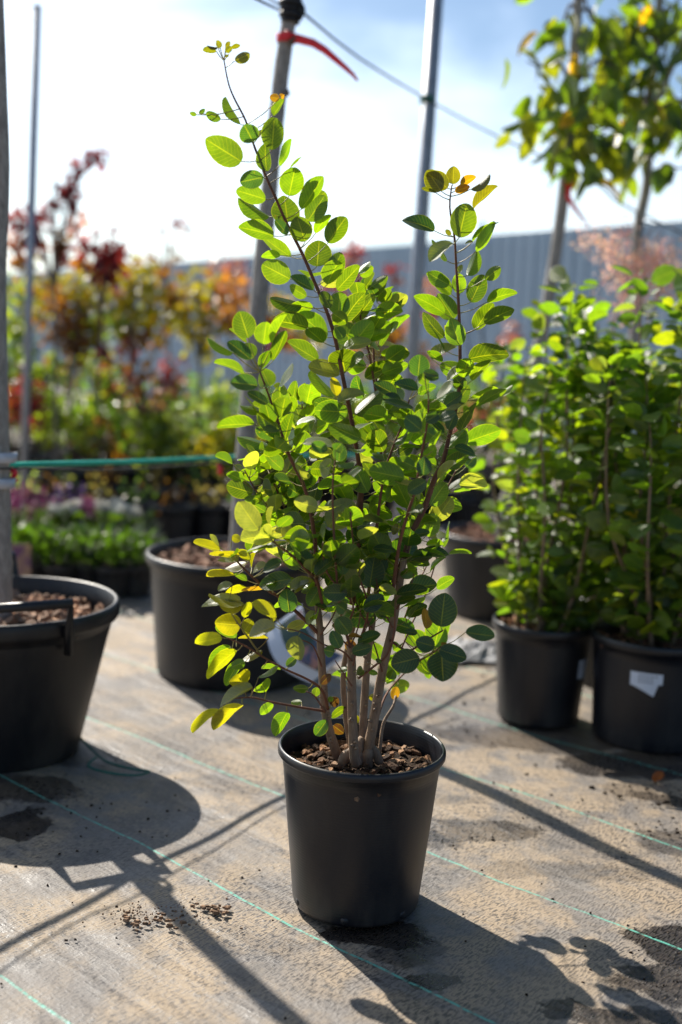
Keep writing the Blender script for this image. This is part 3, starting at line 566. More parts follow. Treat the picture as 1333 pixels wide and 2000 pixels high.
fill('S11', 8, .3, 1, 'gmw'); fill('B6', 20, .25, 1, 'gmw'); fill('B5', 10, .3, 1, 'ymmw', L=(28, 46)); fill('T3', 15, .6, 1, 'gmd'); fill('T4', 14, .6, 1, 'gmd'); fill('T6', 14, .45, 1, 'gmd'); fill('B11', 7, .3, 1, 'mmd'); fill('B12', 8, .3, 1, 'gmw'); fill('B9', 5, .55, 1, 'mm'); fill('B10', 5, .4, 1, 'gm'); fill('T1', 14, .62, 1, 'gmd')
me = leaves_mesh(LB, LA, LN, LL, np.array(LW)*1.06, np.array(LC)*1.0, 10, 6, fold=.22, curl=.20, power=.52, peak=.93, wav=.014)
def join(me, me2, m2):
    import bmesh
    bm = bmesh.new(); bm.from_mesh(me); n = len(bm.faces); bm.from_mesh(me2); bm.faces.ensure_lookup_table()
    for f in bm.faces[n:]: f.material_index = 1
    for f in bm.faces: f.smooth = True
    bm.to_mesh(me); bm.free(); return m2
o = obj('foliage', me, M['leaf'], main); pm = pet.mesh(); pm.transform(Matrix.Translation(-Vector(main.location)))
join(o.data, pm, None); o.data.materials.append(M['petiole'])

# ================================================================ everything behind and beside the bush
def gscale(Y): return Y/F
# ---- the two big pots with young trees on the left
def tree_trunk(root, pts, r0_, r1, mat=M['trunk'], name='trunk', k=14, jit=.03):
    b = MB(); n = len(pts); b.tube(pts, [r0_+(r1-r0_)*i/(n-1) for i in range(n)], k, 5, True, jit); return obj(name, b.mesh(), mat, root)
def crown(root, clumps, leafL, col, mat, n_per, droop=.3, name='crown', wl=.7, quad=(3, 2), flat=1.0, colvar=.35, up=.6, sig=.42):
    """clumps: (x, y, z, radius[, colour])"""
    B, A, N, L, W, C = [], [], [], [], [], []
    for c in clumps:
        cc = np.array(c[4] if len(c) > 4 else col); r = c[3]; n = int(n_per*(r/.25)**2)+3
        for i in range(n):
            p = np.array(c[:3])+rng.normal(0, 1, 3)*r*sig*np.array([1, 1, flat])
            a = rng.normal(0, 1, 3)*.8+np.array([0, 0, -droop]); 
            B.append(p); A.append(a); N.append(rng.normal(0, .6, 3)+np.array([0, 0, up])); l = leafL*rng.uniform(.6, 1.25); L.append(l); W.append(l*wl*rng.uniform(.85, 1.15))
            C.append(cc*(1+rng.uniform(-colvar, colvar))*np.array([rng.uniform(.85, 1.2), 1, 1]))
    me = leaves_mesh(B, A, N, L, W, C, quad[0], quad[1], fold=.2, curl=.25, power=.6)
    return obj(name, me, mat, root)

LPc = (-.878, 2.95)
lp = thing('potted_tree', 'bare grey trunk in the wide black tub with handles at the left edge', 'potted tree', (*LPc, 0))
pot(lp, LPc, .303, .200, .405, .335, M['pot2'], lip=.045, k=72)
chips(lp, LPc, .274, .343, 700, .017, M['lava'], CH, 'gravel_mulch', .7)
def handle(root, c, R, H, ang, hw=.095, up=.05, out=.03):
    b = MB(); pts = []
    for (s_, o_, z_) in ((-1.12, -.004, -.085), (-1.0, .014, -.02), (-.95, out, up), (.95, out, up), (1.0, .014, -.02), (1.12, -.004, -.085)):
        rr = R+o_; t = ang+s_*hw/R; pts.append((c[0]+rr*math.cos(t), c[1]+rr*math.sin(t), H+z_))
    b.tube(pts, [.012, .013, .013, .013, .013, .012], 8, 0, True); return obj('handle', b.mesh(), M['pot2'], root)
handle(lp, LPc, .303, .405, math.radians(-62)); handle(lp, LPc, .303, .405, math.radians(118))
tree_trunk(lp, [(-.877, 2.95, .33), (-.881, 2.95, .65), (-.889, 2.95, 1.2), (-.878, 2.95, 1.5), (-.891, 2.95, 1.95), (-.89, 2.95, 2.4), (-.86, 2.96, 3.1)], .027, .014)
cl = []
for i in range(12):
    a_ = i*2.4; rr = .10+.15*random.random(); cl.append((-.87+rr*math.cos(a_), 2.96+rr*math.sin(a_), 2.75+i*.06, .2))
crown(lp, cl, .07, (.05, .10, .02), M['leaf_far'], 30)

BLc = (-.338, 3.78)
bl = thing('potted_tree', 'bare grey trunk behind the foremost bush, rising from the tall black pot', 'potted tree', (*BLc, 0))
pot(bl, BLc, .305, .262, .40, .355, M['pot2'], lip=.035, k=72)
chips(bl, BLc, .275, .362, 500, .016, M['lava'], [(.8, .7, .65), (.6, .5, .45), (1, .9, .85)], 'gravel_mulch', .7)
tree_trunk(bl, [at(466, 1090, 3.78), at(475, 950, 3.78), at(488, 780, 3.78), at(505, 600, 3.78), at(522, 420, 3.78), at(538, 250, 3.78), at(553, 120, 3.78), at(568, 20, 3.78), at(580, -60, 3.78), (-.15, 3.80, 2.6), (-.14, 3.84, 3.2)], .034, .018)
# side branch stubs and the knob at the upper tie
b = MB(); q = at(560, 78, 3.78); b.tube([q, q+np.array([.02, -.03, -.012]), q+np.array([.035, -.035, .004])], [.014, .010, .006], 8, 2); obj('stub', b.mesh(), M['trunk_dark'], bl)
b = MB(); q = at(545, 190, 3.78); b.tube([q, q+np.array([.028, -.035, .01]), q+np.array([.03, -.04, -.004])], [.015, .010, .004], 8, 2); obj('stub', b.mesh(), M['trunk_dark'], bl)
cl = []
for i in range(12):
    a_ = i*2.4; rr = .10+.2*random.random(); cl.append((-.14+rr*math.cos(a_), 3.84+rr*math.sin(a_), 2.75+i*.07, .2))
crown(bl, cl, .07, (.05, .10, .02), M['leaf_far'], 30)
# rubber collar that holds the overhead wire
b = MB(); q = at(567, 22, 3.78); 
for dz, r_ in ((-.028, .030), (-.012, .036), (.006, .034), (.022, .039), (.036, .035)):
    cc = q+np.array([0, 0, dz]); b.tube([cc+np.array([.001, 0, -.007]), cc+np.array([.002, 0, .007])], r_, 14, 0)
b.tube([q+np.array([.03, -.02, .02]), q+np.array([.043, -.02, 0]), q+np.array([.03, -.02, -.03])], .007, 8, 3)
tag(obj('tie_collar', b.mesh(), M['rubber']), 'dark rubber collar round the middle trunk where the overhead wires meet', 'tree tie')
# red ribbons
def ribbon(pts, wd, label, tube_at=None, rr=.03):
    b = MB(); pts = [np.array(p, float) for p in pts]; vs = []; n = len(pts)
    for i, p in enumerate(pts):
        d = unit(pts[min(i+1, n-1)]-pts[max(i-1, 0)]); s_ = unit(np.cross(d, np.array([.3, 1, .2*math.sin(i)])))*wd*(1-.75*(i/(n-1))**1.5)/2
        nn = unit(np.cross(d, s_))*.0006
        vs += [p-s_-nn, p+s_-nn, p+s_+nn, p-s_+nn]
    fs = []
    for i in range(n-1):
        for q_ in range(4): fs.append((4*i+q_, 4*i+(q_+1) % 4, 4*i+4+(q_+1) % 4, 4*i+4+q_))
    fs += [(0, 1, 2, 3), (4*n-1, 4*n-2, 4*n-3, 4*n-4)]; b.add(vs, fs)
    if tube_at is not None:
        c = np.array(tube_at)
        b.lathe([(rr, -.012), (rr+.003, -.006), (rr+.002, .004), (rr+.004, .012), (rr-.001, .013)], c, 20)
        b.tube([c+np.array([.0, -rr-.004, -.008]), c+np.array([.012, -rr-.012, .004]), c+np.array([.0, -rr-.006, .012])], .006, 6, 3)
    return tag(obj('ribbon', b.mesh(), M['ribbon']), label, 'ribbon')
q = at(560, 76, 3.78)
ribbon([q+np.array([.01, -.03, 0]), at(590, 78, 3.73), at(612, 84, 3.72), at(635, 98, 3.70), at(655, 115, 3.69), at(675, 132, 3.67), at(690, 146, 3.66), at(699, 158, 3.66)], .028, 'long red ribbon blowing from the middle trunk under the overhead wire', q, .030)
q2 = at(1108, 362, 4.75)
ribbon([q2+np.array([.0, -.035, -.01]), at(1110, 385, 4.70), at(1120, 402, 4.69), at(1133, 420, 4.68), at(1150, 442, 4.67)], .022, 'small red ribbon hanging from the leaning trunk below the big drooping leaves', q2, .026)

# ---- rods, wires, poles
def line(name, pts, r, mat, label, cat, k=8, sm=4): 
    b = MB(); b.tube(pts, r, k, sm, True); return tag(obj(name, b.mesh(), mat), label, cat)
railL = at(2, 909, 2.985); railR = at(470, 893, 3.82)
line('support_rod', [railL+(railL-railR)*.9, railL, railL*.5+railR*.5+np.array([0, 0, -.003]), railR, railR+(railR-railL)*.9+np.array([.0, 0, -.01])], .0075, M['rod'], 'straight green rod running level between the two trunks on the left', 'rod')
cL = np.array([-.872, 2.905, .752]); cR = np.array([-.335, 3.735, .705])
line('cord', [cL+(cL-cR)*.7+np.array([0, 0, .03]), cL+np.array([-.1, -.18, -.03]), cL, cL*.6+cR*.4+np.array([0, 0, -.012]), cR, cR+np.array([.25, .3, -.02])], .0026, M['cord'], 'thin dark cord tied alongside the level green rod', 'cord')
cl_ = thing('clamp', 'grey plastic clamp holding the green rod to the trunk at the left edge', 'clamp', (-.874, 2.95, .745))
for dz, r_ in ((-.035, .030), (.032, .034)):
    b = MB(); b.lathe([(r_-.004, dz-.013), (r_, dz-.012), (r_+.001, dz+.012), (r_-.004, dz+.013)], np.array([-.874, 2.95, .745]), 20); obj('band', b.mesh(), M['clamp'], cl_)
for (px, py, Y, lab) in ((28, 924, 2.97, 'red knot of tape under the rod beside the grey clamp'), (430, 915, 3.70, 'red knot of tape under the rod near the tall black pot')):
    b = MB(); q = at(px, py, Y); b.tube([q+np.array([-.008, 0, .012]), q+np.array([.004, -.006, .0]), q+np.array([-.002, 0, -.014]), q+np.array([.008, .004, -.02])], [.006, .008, .006, .003], 8, 3); tag(obj('tape_knot', b.mesh(), M['ribbon']), lab, 'tape')
top = at(567, 22, 3.78); mp_ = at(836, 195, 5.15); br_ = at(1106, 326, 4.72); rr_ = at(1240, 412, 4.9)
line('overhead_wire', [top+np.array([.03, 0, .005]), at(700, 112, 4.4), mp_, at(975, 268, 4.95), br_, at(1180, 368, 4.8), rr_, rr_+np.array([.8, .3, -.25])], .0042, M['cord'], 'thin wire sloping down to the right from the rubber collar', 'wire', 6, 3)
line('overhead_wire', [at(380, -62, 2.6), at(480, -12, 3.1), top+np.array([-.035, -.01, .0])], .0035, M['cord'], 'lower of the two wires coming in from the top left to the rubber collar', 'wire', 6, 3)
line('overhead_wire', [at(400, -70, 2.6), at(505, -14, 3.1), top+np.array([-.03, -.01, .012])], .0025, M['wire'], 'upper of the two wires coming in from the top left to the rubber collar', 'wire', 6, 3)
line('overhead_wire', [at(-60, 62, 6.0), at(72, 34, 6.15), at(140, -10, 5.4)], .0015, M['wire'], 'faint thin wire at the tip of the left metal pole', 'wire', 6, 3)
line('loose_wire', [at(1240, 420, 4.86), at(1252, 432, 4.84), at(1275, 437, 4.83), at(1290, 440, 4.83)], .003, M['cord'], 'short curl of dark wire sticking out from the rightmost trunk', 'wire', 6, 3)
def pole(base, top_, r, label):
    t = thing('metal_pole', label, 'pole', base)
    b = MB(); b.tube([base, top_], r, 20, 0); obj('tube', b.mesh(), M['steel'], t)
    b = MB(); tp = np.array(top_); b.tube([tp, tp+np.array([0, 0, .012])], r*1.06, 20, 0); obj('end_cap', b.mesh(), M['rubber'], t); return t
pole((-1.709, 6.11, 0), at(73, 16, 6.2), .021, 'thin grey metal pole rising on the left among the red leaves')
mpb = np.array([.27, 5.2, 0]); mpt = np.array([.322, 5.2, 2.75]); pl_ = pole(mpb, mpt, .031, 'thick grey metal pole rising just right of the foremost bush')
b = MB(); q = at(836, 195, 5.2); b.lathe([(.032, -.016), (.036, -.012), (.035, 0), (.037, .012), (.032, .016)], q, 20); tag(obj('pole_tie', b.mesh(), M['gcord']), 'dark green tie holding the wire to the thick metal pole', 'tie')
# second leg of cord on the ground
line('ground_cord', [(-.68, 2.97, .03), (-.60, 2.88, .006), (-.56, 2.84, .006), (-.50, 2.81, .006), (-.46, 2.80, .006), (-.49, 2.77, .006), (-.56, 2.78, .006), (-.62, 2.82, .006), (-.61, 2.87, .012)], .0032, M['gcord'], 'loop of green cord lying on the fabric beside the tub with handles', 'cord', 6, 4)

# hanging picture tag in front of the tall pot
def tag_card():
    m, g_ = newmat('printed plant picture'); ob = g_.n('ShaderNodeTexCoord').outputs['Object']
    n1 = g_.noise(ob, 16, 3, .6); n2 = g_.noise(ob, 11, 3, .6)
    c = g_.mix(g_.ramp(n1, .45, .62), (.03, .07, .05), (.42, .22, .20)); c = g_.mix(g_.ramp(n2, .55, .66), c, (.04, .09, .20))
    p = g_.n('ShaderNodeBsdfPrincipled', i_Base__Color=c, i_Roughness=.35); g_.n('ShaderNodeOutputMaterial', i_0=p.outputs[0])
    t = thing('plant_tag', 'white curved tag with a flower picture leaning between the tall pot and the bush', 'plant tag', at(560, 1290, 3.2))
    def card(u0_, u1, v0, v1, off, name, mat):
        b = MB(); nu, nv = 12, 8; vs = []
        A_, B_, C_ = at(520, 1232, 3.22), at(606, 1334, 3.16), at(590, 1180, 3.22)
        ux = B_-A_; vx = C_-A_; n_ = unit(np.cross(ux, vx)); n_ = -n_ if n_[1] > 0 else n_
        for s_ in (0, 1):
            for i in range(nu+1):
                for j in range(nv+1):
                    u = u0_+(u1-u0_)*i/nu; v = v0+(v1-v0)*j/nv
                    vs.append(A_+ux*u+vx*v+n_*(.03*math.sin(math.pi*u)+off+s_*.0008)-vx*.22*math.sin(math.pi*u))
        k_ = (nu+1)*(nv+1); fs = []
        for i in range(nu):
            for j in range(nv):
                a_ = i*(nv+1)+j; fs += [(a_, a_+1, a_+nv+2, a_+nv+1), (k_+a_, k_+a_+nv+1, k_+a_+nv+2, k_+a_+1)]
        b.add(vs, fs); obj(name, b.mesh(), mat, t)
    card(0, 1, 0, 1, 0, 'card', M['label']); card(.06, .95, .36, .97, .0022, 'picture', m)
tag_card()

# ---- shrubs with round leaves on the right (same kind as the front one)
def shrub(root, c, z0, H, Rb, Rt, nst, nleaf, leafL, cols, stem_mat=M['stem'], mat=None, lean=(0, 0), lo=.10, seed=1):
    r = np.random.default_rng(seed); B, A, N, L, W, C = [], [], [], [], [], []; tips = []
    per = nleaf//nst
    for s_ in range(nst):
        a_ = s_*2.4+r.uniform(-.3, .3); q_ = math.sqrt((s_+.5)/nst); h = H*(1-.30*q_*q_)*r.uniform(.86, 1.05)
        p0 = np.array([c[0]+Rb*q_*math.cos(a_), c[1]+Rb*q_*math.sin(a_), z0]); p3 = np.array([c[0]+lean[0]+Rt*q_*math.cos(a_), c[1]+lean[1]+Rt*q_*math.sin(a_), z0+h])
        mid = p0*.5+p3*.5+np.array([Rt*.25*q_*math.cos(a_), Rt*.25*q_*math.sin(a_), 0]); pts = [p0, p0*.6+mid*.4+r.normal(0, .006, 3), mid+r.normal(0, .012, 3), mid*.4+p3*.6+r.normal(0, .012, 3), p3]
        b = MB(); b.tube(pts, [.0075, .006, .0045, .003, .0015], 6, 3, True, .05); obj('stem', b.mesh(), stem_mat, root)
        P = np.array(pts)
        for i in range(per):
            f = lo+(1-lo)*(i+r.uniform())/per; x = f*4; k_ = min(3, int(x)); t = x-k_; p = P[k_]*(1-t)+P[k_+1]*t
            an = i*2.4+r.uniform(-.5, .5); d = np.array([math.cos(an), math.sin(an), 0]); pe = r.uniform(.012, .055)*(1.2 if f < .7 else .6)
            bb = p+d*pe+np.array([0, 0, pe*.5]); B.append(bb); A.append(d+np.array([0, 0, r.uniform(-.35, .9)])); N.append(np.array([r.normal(0, .6)-.15, r.normal(0, .6)+.3, r.uniform(.1, 1.1)]) if r.uniform() < .6 else np.array([r.normal(-.35, .25), r.normal(-.3, .25), 1.])); l = leafL*r.uniform(.45, 1.2); L.append(l); W.append(l*r.uniform(.66, .85))
            cc = np.array(cols[int(r.integers(len(cols)))]); C.append(cc*r.uniform(.75, 1.25))
    me = leaves_mesh(B, A, N, L, W, C, 5, 4, fold=.18, curl=.12, power=.6, peak=.95)
    obj('foliage', me, mat or M['leaf_far'], root)
GR = [(.075, .135, .016), (.055, .115, .016), (.09, .145, .014), (.038, .08, .02), (.08, .115, .045), (.11, .14, .012)]
GRW = GR*9+[(.20, .17, .012)]
r1 = thing('potted_shrub', 'round leaved shrub in the smaller black pot, right next to the foremost bush', 'potted plant', (.625, 3.40, 0))
pot(r1, (.625, 3.40), .153, .122, .30, .262, M['pot'], lip=.026)
chips(r1, (.625, 3.40), .135, .268, 160, .014, M['lava'], [(.9, .7, .6), (.7, .5, .42)], 'bark_mulch', .6)
shrub(r1, (.625, 3.40), .26, 1.07, .08, .23, 12, 1100, .064, GR, seed=3, lean=(.02, 0), lo=.02)
r2 = thing('potted_shrub', 'dense round leaved shrub in the black pot with the torn white label facing us', 'potted plant', (.93, 3.26, 0))
pot(r2, (.93, 3.26), .19, .165, .31, .265, M['pot'], lip=.026)
chips(r2, (.93, 3.26), .17, .27, 160, .014, M['lava'], [(.9, .7, .6), (.7, .5, .42)], 'bark_mulch', .6)
shrub(r2, (.94, 3.28), .265, 1.06, .10, .33, 17, 1800, .068, GRW, seed=5, lean=(-.03, 0), lo=.05)
for px_pts in (([(1222, 1235), (1215, 1150), (1225, 1060), (1218, 960)], .016), ([(1250, 1240), (1270, 1180), (1262, 1090), (1280, 1000)], .012)):
    b = MB(); pts_ = [at(x, y, 3.24) for x, y in px_pts[0]]; b.tube(pts_, [px_pts[1]*.8, px_pts[1]*.7, px_pts[1]*.6, px_pts[1]*.4], 8, 3, True, .05); obj('stem', b.mesh(), M['stem'], r2)
# stems that make up the pointed top of the second shrub
def pot_label(root, c, R, r, H, ang, w_, z0, z1, cut):
    b = MB(); vs = []; n = 8
    for s_ in (0, 1):
        for i in range(n+1):
            u = i/n; t = ang+(u-.5)*w_/R
            zb = z0+(z1-z0)*(cut(u)); 
            for z in (zb, z1):
                rr = r+(R*.945-r)*z/(H-.026)+.0012+s_*.0006; vs.append((c[0]+rr*math.cos(t), c[1]+rr*math.sin(t), z))
    k_ = 2*(n+1); fs = [(2*i, 2*i+2, 2*i+3, 2*i+1) for i in range(n)]+[(k_+2*i, k_+2*i+2, k_+2*i+3, k_+2*i+1) for i in range(n)]
    b.add(vs, fs); o = obj('label', b.mesh(), M['label'], root, False)
    b = MB()
    for j in range(3):
        z = z1-.010-.009*j
        for i in range(2, 7 if j == 0 else 6):
            t0_, t1_ = [ang+((i+e)/n-.5)*w_/R for e in (.05, .7)]
            q4 = []
            for (t, zz) in ((t0_, z), (t1_, z), (t1_, z+.0035), (t0_, z+.0035)):
                rr = r+(R*.945-r)*zz/(H-.026)+.0022; q4.append((c[0]+rr*math.cos(t), c[1]+rr*math.sin(t), zz))
            b.add(q4, [(0, 1, 2, 3)])
    l2 = obj('print', b.mesh(), M['ink'], o, False)
pot_label(r2, (.93, 3.26), .19, .165, .31, math.radians(-112), .095, .165, .232, lambda u: .42-.42*(u/.78)**1.3 if u < .78 else (.12 if u < .86 else .55))
pot_label(r1, (.625, 3.40), .153, .122, .30, math.radians(-38), .05, .135, .205, lambda u: .1+.1*(1-u))
r3 = thing('potted_shrub', 'dark leafy shrub in a black pot half hidden behind the torn label pot', 'potted plant', (.95, 3.82, 0))
pot(r3, (.95, 3.82), .17, .14, .30, .262, M['pot2']); shrub(r3, (.95, 3.82), .26, .95, .08, .26, 10, 900, .056, GRW, seed=9)
r4 = thing('potted_shrub', 'green shrub in a black pot cut off by the right edge of the photo', 'potted plant', (1.24, 3.62, 0))
pot(r4, (1.24, 3.62), .17, .14, .30, .262, M['pot2']); shrub(r4, (1.24, 3.62), .26, 1.02, .08, .26, 10, 900, .056, GRW, seed=12)
# crumpled grey film and crumbs by the right pot
def crumpled(c, R, h, label):
    b = MB(); n1, n2 = 14, 9; vs = []
    for i in range(n1+1):
        for j in range(n2+1):
            u, v = i/n1-.5, j/n2-.5; e = max(0, 1-(2*max(abs(u), abs(v)))**3)
            vs.append((c[0]+u*R[0]+random.gauss(0, .008), c[1]+v*R[1]+random.gauss(0, .008), .004+e*h*random.uniform(.1, 1.3)))
    fs = [(i*(n2+1)+j, (i+1)*(n2+1)+j, (i+1)*(n2+1)+j+1, i*(n2+1)+j+1) for i in range(n1) for j in range(n2)]
    b.add(vs, fs); tag(obj('crumpled_sheet', b.mesh(), M['film'], None, False), label, 'plastic sheet')
crumpled((.50, 4.12), (.30, .30), .035, 'crumpled grey film on the ground left of the small right pot')

# ---- leaning tree and its neighbour, crowns of large drooping leaves
def magn(root, pts, clumps, r0_, r1, seedn):
    tree_trunk(root, pts, r0_, r1)
    B, A, N, L, W, C = [], [], [], [], [], []; br = MB()
    P = np.array(pts); tw = []
    for (x, y, Y, rad, n) in clumps:
        c = at(x, y, Y); near = P[np.argmin(np.linalg.norm(P-c, axis=1))]
        b = MB(); m1 = near*.5+c*.5+np.array([0, 0, .04]); b.tube([near-np.array([0, 0, .05]), m1, c, c+unit(c-near)*.07], [.010, .007, .005, .003], 6, 3); obj('branch', b.mesh(), M['trunk_dark'], root)
        for i in range(int(n*1.25)):
            p = c+rng.normal(0, 1, 3)*rad*.85*np.array([1, 1, .9]); a = np.array([rng.normal(0, .55), rng.normal(0, .5), -rng.uniform(.3, 1.1)])
            B.append(p); A.append(a); N.append(np.array([rng.normal(0, .7), rng.normal(-.3, .7), rng.uniform(.1, .8)])); l = rng.uniform(.08, .14); L.append(l); W.append(l*rng.uniform(.42, .6))
            cc = np.array([(.065, .115, .010), (.085, .13, .010), (.04, .08, .012), (.11, .13, .010)][int(rng.integers(4))]) if rng.uniform() > .04 else np.array((.30, .19, .02)); C.append(cc*rng.uniform(.7, 1.2))
    me = leaves_mesh(B, A, N, L, W, C, 6, 4, fold=.35, curl=.35, power=.75, peak=.9, wav=.02); obj('crown', me, M['leaf_far'], root)
brc = (.675, 4.78)
br = thing('potted_tree', 'leaning young tree with big drooping leaves, potted behind the smaller right shrub', 'potted tree', (*brc, 0))
pot(br, brc, .262, .205, .345, .305, M['pot2'], lip=.035, k=72)
chips(br, brc, .235, .312, 300, .018, M['lava'], [(.8, .65, .55), (.6, .45, .4)], 'gravel_mulch', .7)
magn(br, [at(978, 1050, 4.78), at(985, 1000, 4.77), at(1010, 900, 4.75), at(1050, 700, 4.75), at(1085, 500, 4.75), at(1110, 300, 4.75), at(1120, 150, 4.75), at(1130, 0, 4.75), at(1136, -120, 4.75)],
     [(1060, 130, 4.7, .07, 7), (1095, 60, 4.75, .06, 7), (1085, 200, 4.7, .09, 14), (1130, 205, 4.65, .10, 18), (1105, 265, 4.72, .07, 9), (1155, 150, 4.7, .08, 10), (1165, 265, 4.7, .10, 14), (1125, 325, 4.7, .06, 8), (1205, 250, 4.8, .08, 10), (1200, 130, 4.8, .07, 8), (1175, 80, 4.8, .06, 5), (1150, 30, 4.8, .06, 4), (1235, 305, 4.75, .06, 8), (1170, -90, 4.8, .2, 30)], .030, .018, 1)
# a lower fork of this trunk, seen through the front of its pot
rtc = (1.17, 4.92)
rtree = thing('potted_tree', 'upright young tree with big drooping leaves cut by the right edge of the photo', 'potted tree', (*rtc, 0))
pot(rtree, rtc, .262, .205, .345, .305, M['pot2'], lip=.035, k=64)
magn(rtree, [(1.18, 4.92, .3), (1.19, 4.92, .8), at(1245, 600, 4.9), at(1245, 460, 4.9), at(1265, 350, 4.9), at(1268, 200, 4.9), at(1285, 60, 4.9), at(1292, -80, 4.9)],
     [(1205, 60, 4.85, .06, 7), (1260, 30, 4.85, .08, 12), (1310, 20, 4.85, .10, 14), (1240, 110, 4.85, .07, 9), (1300, 110, 4.85, .10, 12), (1225, 180, 4.85, .06, 7), (1330, 200, 4.85, .09, 9), (1260, 215, 4.85, .07, 8), (1235, 270, 4.85, .07, 9), (1300, 260, 4.85, .06, 6), (1325, 330, 4.9, .04, 3), (1375, 90, 4.9, .14, 22), (1390, 230, 4.9, .12, 14), (1320, -80, 4.9, .2, 30)], .026, .015, 2)
b = MB(); b.tube([at(1262, 240, 4.88), at(1290, 180, 4.86), at(1318, 120, 4.85), at(1350, 40, 4.83)], [.015, .013, .012, .010], 8, 3); obj('branch', b.mesh(), M['trunk'], rtree)

# ---- pink plumes behind the right shrubs
def plume_shrub(c, pl, label, stems_px):
    t = thing('plume_bush', label, 'potted plant', (*c, 0)); pot(t, c, .15, .12, .29, .25, M['pot2'])
    m = M.get('plume') or simple('pink plume', (.62, .36, .30), .8, .25, 20, attr=True); M['plume'] = m
    for s_ in stems_px:
        b = MB(); b.tube([(c[0], c[1], .25)]+[at(*q_) for q_ in s_], [.005]+[.003]*(len(s_)-1)+[.0015], 6, 3); obj('stem', b.mesh(), M['stem'], t)
    b = MB(); B = []; A = []; N = []; L = []; C = []
    for (x, y, Y, rp, n) in pl:
        cc = at(x, y, Y); 
        for i in range(int(n*1.3)):
            p = cc+rng.normal(0, 1, 3)*rp*gscale(Y)*.62; B.append(p); A.append(rng.normal(0, 1, 3)); N.append(rng.normal(0, 1, 3)); L.append(rng.uniform(.010, .026))
            C.append(np.array([rng.uniform(.70, .88), rng.uniform(.46, .62), rng.uniform(.36, .5)]))
    me = leaves_mesh(B, A, N, L, np.array(L)*.34, C, 2, 1, fold=0, curl=.2); obj('plume', me, leaf_mat('pale plume fibre', trans=.5, tboost=(1.2, 1.15, 1.1), vein=0, rough=.7, bloom=0), t)
plume_shrub((1.0, 4.3), [(1145, 470, 4.2, 20, 60), (1190, 480, 4.2, 32, 220), (1215, 520, 4.2, 36, 260), (1255, 510, 4.2, 34, 260), (1295, 520, 4.2, 38, 280), (1240, 560, 4.2, 40, 320), (1300, 560, 4.2, 30, 200), (1225, 600, 4.2, 28, 160), (1290, 500, 4.2, 30, 200), (1215, 455, 4.2, 12, 40)],
            'fluffy salmon pink plumes standing above the dense right shrub', [[(1150, 620, 4.2), (1200, 540, 4.2), (1290, 432, 4.2)], [(1200, 640, 4.2), (1225, 560, 4.2), (1210, 470, 4.2)], [(1270, 640, 4.2), (1290, 560, 4.2), (1300, 500, 4.2)]])

# ---- autumn trees and shrubs in the bed at the back
YEL = (.20, .18, .014); ORG = (.22, .10, .022); RED = (.15, .016, .030); GRN = (.07, .12, .018); OLV = (.12, .12, .015); CRM = (.10, .010, .030); PNK = (.21, .085, .11); BRN = (.11, .055, .02); LIM = (.16, .22, .02)
def far_tree(name, label, px, Y, clumps, leafL=.055, n_per=240, trunk_r=.018, trunk_top=None, group=None, potr=.20, mat=None, cat='tree'):
    base = ground_at(px, 1000); base = np.array([at(px, 950, Y)[0], Y, 0])
    t = thing(name, label, cat, base); 
    cl = [(*at(x, y, Y+dy), r*gscale(Y), c_) for (x, y, r, c_, dy) in clumps]; topz = max(c_[2] for c_ in cl)
    pot(t, (base[0], base[1]), potr, potr*.8, potr*1.55, potr*1.35, M['pot2'], k=32)
    zs = np.mean([c_[2] for c_ in cl]); xm = np.mean([c_[0] for c_ in cl])
    tree_trunk(t, [(base[0], base[1], potr*1.3), (base[0]*.6+xm*.4, base[1], zs*.5), (xm, base[1], zs), (xm, base[1], zs*.3+topz*.7)], trunk_r, trunk_r*.4, M['trunk_dark'] if trunk_r < .016 else M['trunk'], k=8)
    for c_ in cl[::2]:
        b = MB(); b.tube([(xm, base[1], zs*.75), (xm*.5+c_[0]*.5, base[1]*.5+c_[1]*.5, zs*.4+c_[2]*.6-.03), c_[:3]], [trunk_r*.5, trunk_r*.35, trunk_r*.2], 5, 3); obj('branch', b.mesh(), M['trunk_dark'], t)
    crown(t, cl, leafL, GRN, mat or M['autumn'], n_per, droop=.2, up=.4)
    return t
AG = 'young autumn trees in the bed before the fence'
far_tree('autumn_tree', 'yellow and green leaved young tree behind the thin metal pole on the left', 50, 7.4, [(40, 570, 50, LIM, 0), (65, 610, 50, YEL, .2), (30, 640, 45, LIM, 0), (80, 560, 45, YEL, -.2), (45, 680, 40, GRN, 0)], group=AG)
far_tree('autumn_tree', 'orange brown leaved young tree, its dark trunk second from the left edge', 128, 7.0, [(110, 590, 48, ORG, 0), (150, 610, 50, BRN, .1), (180, 590, 50, OLV, 0), (135, 650, 45, BRN, -.1), (170, 660, 45, OLV, .1), (110, 640, 40, ORG, 0), (145, 690, 35, BRN, 0), (190, 630, 40, GRN, .2), (160, 560, 40, YEL, 0)])
far_tree('autumn_tree', 'yellow orange young tree whose crown has green patches, above the middle of the green rod', 262, 7.3, [(240, 590, 48, YEL, 0), (285, 570, 48, OLV, 0), (265, 630, 48, OLV, .1), (300, 620, 45, YEL, -.1), (230, 640, 40, GRN, .1), (270, 540, 40, YEL, 0), (300, 660, 36, ORG, 0), (255, 675, 34, RED, 0), (220, 560, 38, ORG, .1)])
far_tree('autumn_tree', 'orange and golden young tree just left of the middle trunk', 388, 7.6, [(340, 580, 44, ORG, 0), (380, 570, 48, YEL, 0), (420, 590, 44, ORG, .1), (400, 630, 44, YEL, -.1), (360, 640, 40, YEL, .1), (440, 560, 34, ORG, 0), (400, 680, 30, YEL, 0), (345, 620, 40, OLV, 0), (440, 630, 30, ORG, 0)])
